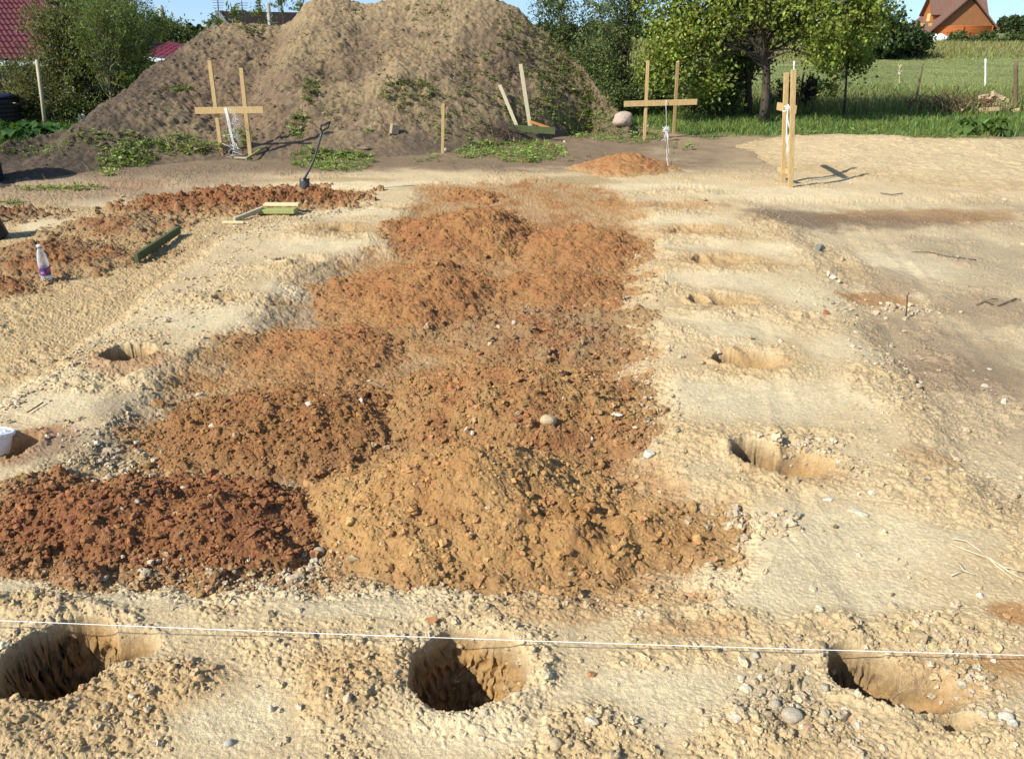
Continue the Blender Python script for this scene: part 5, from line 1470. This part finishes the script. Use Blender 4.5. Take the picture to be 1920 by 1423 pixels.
k = (mound_macro(X, Y) < .12) & (Y > 17.0 + .5 * f1) & (X > -.9 * Y - 1)
X, Y = X[k], Y[k]
blades(np.stack([X, Y, base_macro(X, Y)], -1), r6.uniform(.12, .34, len(X)), r6.uniform(.012, .022, len(X)), .35, leafcol(len(X), (.060, .115, .022), .3, .03), 'grass', 'green garden grass under the left trees')

# broad-leaved plants
def leafy_plant(label, loc, n, L, group, seed, colr, upw=.75):
    r = np.random.default_rng(seed); loc = Vector(loc)
    root = thing('leafy_plant', label, 'plant', loc, 0, group)
    mb = MB(); ms = MB(); cols = []
    for k in range(n):
        th = r.uniform(0, 6.283); el = r.uniform(.35, 1.2) * upw; l = L * r.uniform(.7, 1.25)
        d = Vector((math.cos(th) * math.cos(el), math.sin(th) * math.cos(el), math.sin(el)))
        side = d.cross(Vector((0, 0, 1))).normalized()
        p0 = d * l * .55 + Vector((0, 0, .02)); ms.tube([(0, 0, -.02), d * l * .3 + Vector((0, 0, .04)), p0], [.009, .008, .006], 5, False)
        V, F = [], []
        S_ = 7
        for i in range(S_):
            t = i / (S_ - 1); wv = .30 * l * math.sin(math.pi * (t * .92 + .06)) ** .8 * (1 - .25 * t)
            c = p0 + d * l * t * .8 + Vector((0, 0, -.55 * l * t * t)); cup = Vector((0, 0, .35 * wv + .03 * math.sin(i * 2.3 + k)))
            V += [list(c - side * wv + cup), list(c), list(c + side * wv + cup)]
        for i in range(S_ - 1):
            for j in range(2): F.append([i * 3 + j, i * 3 + j + 1, i * 3 + j + 4, i * 3 + j + 3])
        mb.add(V, F); cols.append(np.tile(leafcol(1, colr, .2, 0, r), (len(V), 1)))
    mb.build('leaves', M_leaf, root, True, np.concatenate(cols)); ms.build('stem', M_leaf, root, True, np.tile(np.array(colr) * 1.2, (sum(len(v) for v in ms.v), 1)))
    return root
leafy_plant('broad-leaved burdock plant at the edge of the grass on the right', hit(1838, 252), 26, .52, None, 1, (.10, .17, .035))
for k, (px, py, L, lab) in enumerate([(12, 262, .55, 'big-leaved plant at the far left edge of the garden'), (48, 266, .5, 'big-leaved plant second from the left edge of the garden'), (82, 258, .5, 'big-leaved plant at the foot of the leaning weathered stake'), (112, 262, .42, 'smaller big-leaved plant right of the leaning stake'), (-25, 260, .5, 'big-leaved plant half outside the left edge')]):
    leafy_plant(lab, Vector(G(px, py)), 24, L, 'big-leaved plants in the garden', 20 + k, (.052, .11, .026))

# weeds on mound and soil: small leaf rosettes
def weed_points():
    PX = []
    def patch(px, py, rx, ry, n):
        for _ in range(n):
            a = r6.uniform(0, 6.283); q_ = math.sqrt(r6.uniform())
            PX.append((px + rx * q_ * math.cos(a), py + ry * q_ * math.sin(a)))
    for e in [(640, 305, 62, 20, 340), (585, 300, 45, 18, 120), (985, 286, 78, 19, 480), (905, 280, 40, 12, 90), (240, 300, 58, 16, 150), (205, 322, 26, 10, 50), (330, 275, 70, 16, 110), (265, 285, 60, 22, 80), (365, 282, 30, 10, 60), (450, 262, 30, 16, 50), (560, 235, 24, 22, 80),
              (580, 175, 14, 26, 70), (770, 178, 60, 22, 130), (800, 205, 60, 26, 60), (470, 55, 40, 10, 20), (880, 290, 30, 8, 50), (1180, 258, 60, 12, 130), (1225, 245, 40, 10, 60), (1110, 250, 60, 16, 160), (1140, 205, 50, 24, 240), (1060, 180, 60, 50, 330), (1100, 150, 40, 45, 260), (1000, 215, 60, 30, 170), (1020, 110, 50, 50, 260), (1050, 100, 30, 40, 200), (230, 270, 60, 20, 60), (1090, 225, 60, 14, 120),
              (900, 150, 60, 60, 120), (960, 60, 40, 40, 90), (800, 20, 40, 18, 40), (850, 100, 90, 60, 60), (730, 60, 120, 60, 40), (700, 190, 120, 80, 60), (330, 165, 26, 7, 60), (520, 120, 120, 70, 40), (860, 240, 60, 30, 70), (1120, 300, 60, 10, 20), (400, 345 - 60, 30, 8, 20), (90, 352, 60, 6, 40), (20, 378, 20, 3, 14), (140, 350, 60, 5, 40), (60, 285, 60, 10, 40), (150, 265, 40, 14, 30), (1330, 245, 60, 10, 60), (1560, 250, 90, 6, 60), (1280, 275, 50, 8, 16), (1760, 262, 90, 5, 50), (830, 300, 60, 8, 30)]:
        patch(*e)
    return np.array(PX)
WP = weed_points()
P0 = np.array([list(hit(a, b_)) for a, b_ in WP])
mz_, _ = mound_eval(P0[:, 0], P0[:, 1]); gz_, _, _ = ground_eval(P0[:, 0], P0[:, 1]); P0[:, 2] = np.maximum(mz_, gz_)
per = 9; n = len(P0) * per
th = r6.uniform(0, 6.283, n); sc = np.repeat(np.exp(r6.normal(-.25, .42, len(P0))), per) * .040
rr = sc * r6.uniform(.3, 1.5, n)
P = np.repeat(P0, per, 0) + np.stack([np.cos(th) * rr, np.sin(th) * rr, sc * r6.uniform(.1, 1.3, n)], -1)
A = np.stack([np.cos(th), np.sin(th), r6.normal(.25, .3, n)], -1); Nn = np.stack([r6.normal(0, .4, n), r6.normal(0, .4, n) - .3, np.ones(n)], -1)
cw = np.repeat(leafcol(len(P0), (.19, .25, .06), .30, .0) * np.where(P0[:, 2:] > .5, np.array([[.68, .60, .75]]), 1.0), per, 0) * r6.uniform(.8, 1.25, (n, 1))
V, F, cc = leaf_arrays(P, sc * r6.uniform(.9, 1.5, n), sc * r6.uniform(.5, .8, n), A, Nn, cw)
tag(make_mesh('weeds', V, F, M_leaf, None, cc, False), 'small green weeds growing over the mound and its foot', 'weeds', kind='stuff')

k = r6.integers(0, len(P0), 2600)
Pb = P0[k] + np.stack([r6.normal(0, .09, 2600), r6.normal(0, .07, 2600), np.zeros(2600)], -1)
zb_, _ = mound_eval(Pb[:, 0], Pb[:, 1]); zg_, _, _ = ground_eval(Pb[:, 0], Pb[:, 1]); Pb[:, 2] = np.maximum(zb_, zg_)
blades(Pb, np.exp(r6.normal(-2.3, .5, 2600)), r6.uniform(.008, .016, 2600), .45, leafcol(2600, (.17, .19, .06), .3, .12), 'grass', 'thin grass stalks standing among the weeds on the mound')

# ------------------------------------------------------------------ buildings
def quad_strip_roof(mb, e0, e1, r0, r1, rows, waves, amp, step, thick):
    """tile-profiled roof plane: e0-e1 eave, r0-r1 ridge"""
    e0, e1, r0, r1 = [np.array(v, float) for v in (e0, e1, r0, r1)]
    nrm = np.cross(e1 - e0, r0 - e0); nrm /= np.linalg.norm(nrm)
    if nrm[2] < 0: nrm = -nrm
    nu = waves * 6; V, F = [], []
    lev = []
    for i in range(rows):
        lev += [(i / rows, step), ((i + 1) / rows - 1e-4, 0.0)]
    for v, s_ in lev:
        for j in range(nu + 1):
            u = j / nu
            p = (e0 * (1 - u) + e1 * u) * (1 - v) + (r0 * (1 - u) + r1 * u) * v
            V.append(p + nrm * (s_ + amp * math.sin(2 * math.pi * waves * u) + thick))
    for i in range(len(lev) - 1):
        for j in range(nu):
            a = i * (nu + 1) + j; F.append([a, a + 1, a + nu + 2, a + nu + 1])
    mb.add(V, F)

def rect_px(px0, py0, px1, py1, Y, x_off=0): return at_y(px0, py0, Y), at_y(px1, py1, Y)

# house with dark red tiled roof
Yh = 29.0
root = thing('red_roofed_house', 'low house with a dark red metal tile roof behind the left garden trees', 'house', (at_y(-60, 200, Yh)[0], Yh, 0))
off = np.array(root.location)
m_rt = noise_mat('dark red metal tile', (.075, .012, .012), (.105, .018, .017), 3, .45, spec=.4)
eL, eR = at_y(-330, 113, Yh), at_y(176, 117, Yh); dep = 4.2
rise = float(at_y(0, 0, Yh + dep)[2] - eL[2])
rL = np.array([at_y(-330, 0, Yh + dep)[0], Yh + dep, eL[2] + rise]); rRx = at_y(72, 5, Yh + dep)[0]; rR = np.array([rRx, Yh + dep, eL[2] + rise])
mb = MB(); quad_strip_roof(mb, eL, eR, rL, rR, 11, 46, .020, .035, .05)
back = np.array([eR[0], Yh + 2 * dep, eR[2]]); backL = np.array([eL[0], Yh + 2 * dep, eL[2]])
quad_strip_roof(mb, back, eR, rR, rR, 11, 30, .020, .035, .05)
quad_strip_roof(mb, backL, back, rL, rR, 11, 46, .02, .035, .05)
mb.tube([rL + [0, 0, .07], rR + [0, 0, .07]], .10, 8); mb.tube([rR + [0, 0, .07], eR + [0, 0, .06]], .09, 8)
mb.build('roof', m_rt, root, False, None, off)
mb = MB(); mb.box(((eL[0] + eR[0]) / 2, Yh + .03, eL[2] - .10), (eR[0] - eL[0] - .1, .05, .16)); mb.box((eR[0] - .06, Yh + dep, eL[2] - .10), (.05, 2 * dep - .15, .16))
mb.build('fascia', noise_mat('grey fascia', (.36, .40, .42), (.46, .50, .52), 3, .6), root, False, None, off)
mb = MB(); mb.box(((eL[0] + eR[0]) / 2 - .3, Yh + dep + .2, (eL[2] - .2) / 2), (eR[0] - eL[0] - 1.2, 2 * dep - 1.0, eL[2] - .2))
mb.build('wall', noise_mat('grey-brown plank wall', (.17, .15, .13), (.25, .22, .19), 3, .9), root, False, None, off)  # mottled grey-brown plank colour over the whole wall
for px in (-40, 60, 120):
    wx = at_y(px, 140, Yh)[0]
    mb = MB(); c = (wx, Yh + .66, eL[2] - .62)
    for dx in (-.42, .42): mb.box((c[0] + dx, c[1], c[2]), (.07, .06, .8))
    for dz in (-.37, .37): mb.box((c[0], c[1], c[2] + dz), (.77, .06, .07))
    w_ = mb.build('window', M_whitewall, root, False, None, off)
    mb = MB(); mb.box((c[0], c[1] + .02, c[2]), (.76, .02, .66)); mb.build('pane', M_dark, w_, False, None, off)
cx_ = at_y(196, 25, Yh + 5.5)
mb = MB(); mb.box((cx_[0], Yh + 5.2, 2.1), (.42, .42, 2.2), None, .01); mb.box((cx_[0], Yh + 5.2, 3.23), (.52, .52, .09), None, .01)
o = mb.build('chimney', noise_mat('brick chimney', (.28, .11, .06), (.38, .17, .09), 12, .9), root, False, None, off)

# shed with red roof and white fascia
Ys2 = 31.0
e0, e1 = at_y(268, 106, Ys2), at_y(352, 117, Ys2)
root = thing('garden_shed', 'small building with a red sheet roof and white fascia at the mound flank', 'shed', (e0[0], Ys2, 0)); off = np.array(root.location)
zt = (e0[2] + e1[2]) / 2
mb = MB(); quad_strip_roof(mb, (e0[0], Ys2, e0[2] - .0), (e1[0] + .3, Ys2, e1[2] - .02), (e0[0], Ys2 + 2.6, e0[2] + .42), (e1[0] - .1, Ys2 + 2.6, e1[2] + .36), 5, 9, .015, .02, .04)
mb.build('roof', noise_mat('red sheet roof', (.17, .016, .022), (.23, .025, .034), 3, .4), root, False, None, off)
mb = MB(); mb.beam(np.array(e0) + [0, .03, -.07], np.array(e1) + [.25, .03, -.09], .13, .05, (0, 0, 1)); mb.build('fascia', M_white, root, False, None, off)
mb = MB(); mb.box(((e0[0] + e1[0]) / 2, Ys2 + 1.4, zt / 2 - .12), (e1[0] - e0[0] - .1, 2.2, zt - .2)); mb.build('wall', noise_mat('beige wall', (.36, .26, .15), (.46, .34, .21), 2, .9), root, False, None, off)
dx0 = at_y(316, 125, Ys2)[0]
mb = MB(); mb.box((dx0, Ys2 + .29, zt / 2 - .2), (.28, .03, zt - .45)); mb.build('door', M_post, root, False, None, off)
mb = MB(); mb.box((dx0 + .36, Ys2 + .285, zt - .42), (.26, .03, .42)); mb.build('window', M_whitewall, root, False, None, off)
w0, w1 = at_y(272, 133, 29.6), at_y(318, 133, 29.6)
mb = MB(); mb.box(((w0[0] + w1[0]) / 2, 29.6, w0[2] / 2), (w1[0] - w0[0], .2, w0[2]), None, .01); mb.box(((w0[0] + w1[0]) / 2, 29.6, w0[2] + .025), (w1[0] - w0[0] + .06, .26, .05))
tag(mb.build('garden_wall', M_whitewall, None), 'short bright white wall below the small red-roofed building', 'wall')

# grey gabled house behind the mound
Yg = 46.0
ap = at_y(421, 25, Yg)
root = thing('grey_gabled_house', 'house with pale gable and dark brown roof behind the left shoulder of the mound', 'house', (ap[0], Yg, 0), R(-34))
hw, L_, er = 2.3, 5.6, 3.0
zr_ = ap[2]; ze = zr_ - 2.6
m_gw = noise_mat('pale grey boards', (.40, .43, .44), (.52, .55, .56), 3, .8, (1, 1, .2)); m_br = noise_mat('dark brown roofing', (.050, .032, .026), (.085, .055, .042), 4, .85); m_gf = noise_mat('grey roof edge', (.10, .12, .13), (.16, .18, .19), 4, .6)
mb = MB(); mb.poly([[-hw, 0, -.1], [hw, 0, -.1], [hw, 0, ze], [0, 0, zr_ - .08], [-hw, 0, ze], [-hw, L_, -.1], [hw, L_, -.1], [hw, L_, ze], [0, L_, zr_ - .08], [-hw, L_, ze]], [[0, 1, 2, 4], [2, 3, 4], [5, 9, 7, 6], [7, 9, 8], [0, 4, 9, 5], [1, 6, 7, 2], [4, 3, 8, 9], [2, 7, 8, 3]])
mb.build('wall', m_gw, root)
mb = MB()
for sx in (-1, 1):
    a = Vector((0, -.35, zr_)); b_ = Vector((0, L_ + .3, zr_)); c = Vector((sx * (hw + .45), L_ + .3, ze - .38)); d = Vector((sx * (hw + .45), -.35, ze - .38)); n_ = Vector((sx * .62, 0, .78)) * .12
    if sx < 0: a, b_, c, d = b_, a, d, c
    mb.poly([a, b_, c, d, a + n_, b_ + n_, c + n_, d + n_], [[0, 1, 2, 3], [4, 7, 6, 5], [0, 4, 5, 1], [1, 5, 6, 2], [2, 6, 7, 3], [3, 7, 4, 0]])
rf = mb.build('roof', m_br, root)
mb = MB()
for sx in (-1, 1): mb.beam((0, -.385, zr_ + .02), (sx * (hw + .48), -.385, ze - .39), .28, .05, (0, 0, 1), .004)
mb.build('bargeboard', m_gf, rf)
for lab, px, y0, y1, Y, r_ in [('thin antenna mast left of the grey gable', 408, -4, 42, 47.0, .03), ('thin antenna mast right of the grey gable tip', 453, 2, 32, 49.5, .03)]:
    a, b_ = Vector(at_y(px + 2, y1 + 50, Y)), Vector(at_y(px, y0, Y)); mb = MB(); mb.tube([Vector((a.x, a.y, 0)), b_], r_, 6)
    for k in range(5): mb.tube([b_ + Vector((-.35 + .04 * k, 0, -.12 - .13 * k)), b_ + Vector((.35 - .04 * k, 0, -.12 - .13 * k))], .012, 4)
    tag(mb.build('antenna', M_twig, None), lab, 'antenna', 'antenna masts at the grey house')
m_conc = noise_mat('grey concrete post', (.26, .26, .24), (.38, .38, .35), 8, .9)
for lab, px, pt, pb2, Y, r_ in [('bare grey utility pole above the left garden trees', 301, 12, 60, 52, .17), ('thin dark pole left of the grey gable', 388, 43, 62, 58, .09), ('grey concrete post standing behind the mound crest', 502, 7, 54, 26.5, .075)]:
    t_ = Vector(at_y(px, pt, Y)); b_ = Vector((t_.x + (.12 if Y > 50 else 0), t_.y, 0)); mb = MB(); mb.tube([b_, t_], [r_ * 1.15, r_ * .85], 8)
    if r_ < .1: mb.box(t_ + Vector((.03, 0, -.3)), (.14 if Y < 30 else .5, .05, .05))
    tag(mb.build('pole', m_conc if Y < 55 else M_post, None, True), lab, 'pole', 'poles on the left skyline')

# log house on the meadow
Yl = 108.0
k_ = depth_of(Yl, 3) / FPX
c0 = at_y(1802, 78, Yl); zb = float(base_macro(np.array([c0[0]]), np.array([Yl]))[0])
zb = c0[2] - .05
root = thing('log_house', 'orange log house with a steep brown roof out in the meadow', 'house', (c0[0], Yl, zb), R(-9)); rh = zb
hw = 50 * k_; Lh = 10.0
zw = at_y(0, 49, Yl)[2] - rh; za = at_y(0, -7, Yl)[2] - rh; zf = .35
m_log = noise_mat('orange logs', (.30, .085, .022), (.46, .15, .04), 2.5, .6, (.25, 1, 6)); m_gab = noise_mat('brown gable boards', (.20, .085, .035), (.27, .12, .05), 3, .8, (4, 4, .5)); m_roof = noise_mat('brown roof tiles', (.125, .068, .048), (.18, .10, .072), 5, .8)
mb = MB(); nl = 11
for k in range(nl):
    z = zf + (zw - zf) * (k + .5) / nl; r_ = (zw - zf) / nl * .54
    mb.tube([(-hw - .15, 0, z), (hw + .15, 0, z)], r_, 10); mb.tube([(-hw, -.15, z), (-hw, Lh, z)], r_, 10); mb.tube([(hw, -.15, z), (hw, Lh, z)], r_, 10)
    mb.tube([(-.15, -.30, z), (-.15, .1, z)], r_, 8)
mb.build('wall', m_log, root, True)
mb = MB(); mb.box((0, Lh / 2, zf / 2), (2 * hw + .1, Lh + .1, zf)); mb.build('foundation', m_conc, root)
sl = (za - zw) / (hw + .0)
mb = MB(); mb.poly([[-hw, .02, zw], [hw, .02, zw], [0, .02, za - .12], [-hw, .18, zw], [hw, .18, zw], [0, .18, za - .12]], [[0, 1, 2], [3, 5, 4], [0, 2, 5, 3], [1, 4, 5, 2], [0, 3, 4, 1]])
mb.build('gable', m_gab, root)
mb = MB()
def slope_slab(mb, a, b_, c, d, t=.16):
    a, b_, c, d = map(Vector, (a, b_, c, d)); n_ = (b_ - a).cross(d - a).normalized()
    if n_.z < 0: n_ = -n_
    n_ = n_ * t; V = [a, b_, c, d, a + n_, b_ + n_, c + n_, d + n_]
    mb.poly([list(v) for v in V], [[0, 1, 2, 3], [4, 7, 6, 5], [0, 4, 5, 1], [1, 5, 6, 2], [2, 6, 7, 3], [3, 7, 4, 0]])
for sx in (-1, 1):
    ov = 1.5 if sx < 0 else .55
    slope_slab(mb, (0, -.7, za), (0, Lh + .5, za), (sx * (hw + ov), Lh + .5, za - sl * (hw + ov)), (sx * (hw + ov), -.7, za - sl * (hw + ov)))
# cross roof with wings over both slopes
zc = za + .25; yc0, yc1 = 2.2, 7.2; ym = (yc0 + yc1) / 2; ze2 = zc - 2.45
for sy, ye in ((-1, yc0), (1, yc1)):
    slope_slab(mb, (-hw - .15, ym, zc + .0), (hw + .0, ym, zc), (hw + .0, ye, ze2), (-hw - .15, ye, ze2))
rf = mb.build('roof', m_roof, root)
mb = MB()
for sx, xo in ((-1, -hw + .35), (1, hw - .45)):
    mb.poly([[xo, yc0 + .35, ze2 - 1.1], [xo, yc1 - .35, ze2 - 1.1], [xo, yc1 - .35, ze2 + .25], [xo, ym, zc - .1], [xo, yc0 + .35, ze2 + .25], [xo - sx * 1.6, yc0 + .35, ze2 - 1.1], [xo - sx * 1.6, yc0 + .35, ze2 + .25]], [[0, 1, 2, 4], [2, 3, 4], [0, 4, 6, 5]])
mb.build('dormer', m_log, root)
mb = MB(); xo = -hw + .32; mb.box((xo, ym, ze2 - .2), (.05, 1.2, 1.0)); mb.build('window', noise_mat('pale window board', (.55, .42, .16), (.62, .5, .22), 3, .6), root)
mb = MB(); mb.box((-hw - .22, 1.6, 1.2), (.06, 1.4, 1.9)); mb.box((-hw - .22, 4.8, 1.2), (.06, 1.6, 1.9)); mb.build('door', noise_mat('yellow wood door', (.50, .24, .04), (.62, .32, .07), 3, .6), root)
sh_ = at_y(1758, 79, Yl - 6); zg = float(base_macro(np.array([sh_[0]]), np.array([Yl - 6]))[0])
V = sv.copy(); d = .12 * np.sin(V @ np.array([3, 5, 2]) + 1) + .08 * np.sin(V @ np.array([9, -4, 6])); V = V * (1 + d[:, None]) * np.array([1.2, .7, .55])
o = make_mesh('sand_pile', V, sf, M_whitewall, None, None, True); o.location = (sh_[0], sh_[1], zg + .25); tag(o, 'whitish pile at the near corner of the log house', 'pile')

# ------------------------------------------------------------------ fence, posts, garden bits
Yf = 26.3
root = thing('chain_link_fence', 'thin chain link fence behind the slender young tree', 'fence', (G(1450, 205)[0], Yf, 0)); off = np.array(root.location)
xa, xb = at_y(1448, 200, Yf)[0], at_y(1716, 200, Yf)[0]; hf = 1.25; pit = .075
mb = MB()
for sg in (1, -1):
    k = -int(hf / pit) - 1
    while xa + k * pit < xb:
        x0_, x1_ = xa + k * pit, xa + k * pit + hf
        za_, zb_ = (0, hf)
        if x0_ < xa: za_ = xa - x0_; x0_ = xa
        if x1_ > xb: zb_ = hf - (x1_ - xb); x1_ = xb
        if zb_ > za_:
            p_, q_ = (x0_, Yf, za_ + .04), (x1_, Yf, zb_ + .04)
            if sg < 0: p_, q_ = (x0_, Yf + .003, hf + .04 - za_), (x1_, Yf + .003, hf + .04 - zb_)
            mb.tube([p_, q_], .0016, 3, False)
        k += 1
mb.tube([(xa, Yf, hf + .04), (xb, Yf, hf + .04)], .003, 4); mb.build('mesh', noise_mat('galvanised wire', (.16, .16, .15), (.24, .24, .22), 9, .5, metal=.4), root, False, None, off)
for px, mat in ((1499, noise_mat('rusty post', (.14, .05, .03), (.22, .09, .05), 8, .9)), (1716, M_post)):
    x = at_y(px, 200, Yf)[0]; mb = MB(); mb.tube([(x, Yf + .04, -.1), (x, Yf + .04, hf + .1)], .03, 8); mb.build('post', mat, root, True, None, off)
for lab, px, pt, pb2, r_, mat in [('thick brown wooden fence post at the right edge', 1904, 116, 212, .062, M_post), ('thin white pole in the meadow left of the brown fence post', 1847, 111, 171, .034, M_white), ('thin white pole tip above the end-on batter board', 1488, 115, 178, .030, M_white)]:
    b_ = Vector(G(px, pb2)); b_.z = float(base_macro(np.array([b_.x]), np.array([b_.y]))[0]); t_ = Vector(at_y(px + 1, pt, b_.y)); mb = MB()
    n_ = 7; mb.tube([b_ - up * .2] + [b_.lerp(t_, i / n_) + Vector((rs.normal(0, r_ * .06), 0, 0)) for i in range(1, n_)] + [t_], r_, 10)
    tag(mb.build('fence_post', mat, None, True), lab, 'post')
b_ = Vector(G(1686, 162)); t_ = Vector(at_y(1687, 124, b_.y)); mb = MB(); mb.tube([b_, t_], .02, 5)
for k in range(30):
    p_ = b_.lerp(t_, rs.uniform(.45, .95)); mb.tube([p_, p_ + Vector((rs.normal(0, .06), rs.normal(0, .05), .12))], .014, 4)
tag(mb.build('dry_stalk', M_root, None), 'tall dry dock stalk standing alone in the meadow', 'plant')
for lab, (px0, py0), (px1, py1), r_ in [('weathered leaning garden stake before the left trees', (85, 243), (69, 113), .05), ('shorter mossy garden stake right of the weathered one', (143, 233), (137, 163), .04), ('thin short garden cane beside the black compost bin', (32, 238), (31, 215), .018)]:
    b_ = Vector(G(px0, py0)); t_ = Vector(at_y(px1, py1, b_.y)); mb = MB(); mb.tube([b_ - up * .1, b_.lerp(t_, .5) + Vector((.015, 0, 0)), t_], [r_, r_ * .95, r_ * .85], 9)
    tag(mb.build('garden_stake', M_woodg if r_ > .03 else M_white, None, True), lab, 'stake', 'stakes in the garden')
b_ = Vector(G(6, 242)); mb = MB(); prof = [(0, 0), (.50, 0)]
for k in range(7): prof += [(.50, .02 + .1 * k), (.54, .05 + .1 * k), (.50, .09 + .1 * k)]
prof += [(.52, .74), (.46, .78), (0, .80)]
root = thing('compost_bin', 'black ribbed round bin in the garden at the left edge', 'bin', b_); mb.lathe(prof, 30); mb.build('body', M_dark, root, True)
mb = MB(); mb.lathe([(.44, .785), (.56, .775), (.57, .80), (.3, .86), (0, .87)], 30); mb.build('lid', m_bl, root, True)
b_ = Vector(G(157, 236)); V = sv * (1 + .16 * np.sin(sv @ np.array([6, 4, 7]))[:, None] + .1 * np.sin(sv @ np.array([-9, 11, 5]))[:, None]) * np.array([.12, .1, .17])
o = make_mesh('plastic_bag', V, sf, M_white, None, None, False); o.location = b_ + up * .12; tag(o, 'crumpled white plastic bag in the grass by the mossy stake', 'bag')

# firewood
fw = None
m_fw = noise_mat('split firewood', (.36, .25, .13), (.56, .43, .26), 5, .8, (10, 10, 1))
for k in range(44):
    if k < 26: px, py_, lay = r6.uniform(1822, 1892), 209, r6.integers(0, 5)
    else: px, py_, lay = r6.uniform(1782, 1900), 213, r6.integers(0, 2)
    if lay >= 3: px = r6.uniform(1832, 1870)
    b_ = Vector(G(px, py_)) + Vector((0, r6.normal(0, .12), .06 + .10 * lay))
    if fw is None:
        mb = MB(); mb.poly([[-.3, -.05, -.05], [.3, -.06, -.05], [.31, .06, -.05], [-.3, .055, -.05], [-.3, .01, .06], [.3, -.01, .055]], [[0, 3, 2, 1], [0, 1, 5, 4], [3, 4, 5, 2], [0, 4, 3], [1, 2, 5]])
        fw = mb.build('firewood_log', m_fw); o = fw
    else:
        o = fw.copy(); COL.objects.link(o)
    o.location = b_; o.rotation_euler = (r6.normal(0, .5), r6.normal(0, .15), r6.normal(0, .6)); sc_ = r6.uniform(.55, 1.1); o.scale = (sc_, r6.uniform(.7, 1.3), r6.uniform(.7, 1.2))
    tag(o, 'split pale firewood log lying in the loose pile by the brown fence post', 'firewood', 'firewood logs in the loose pile')
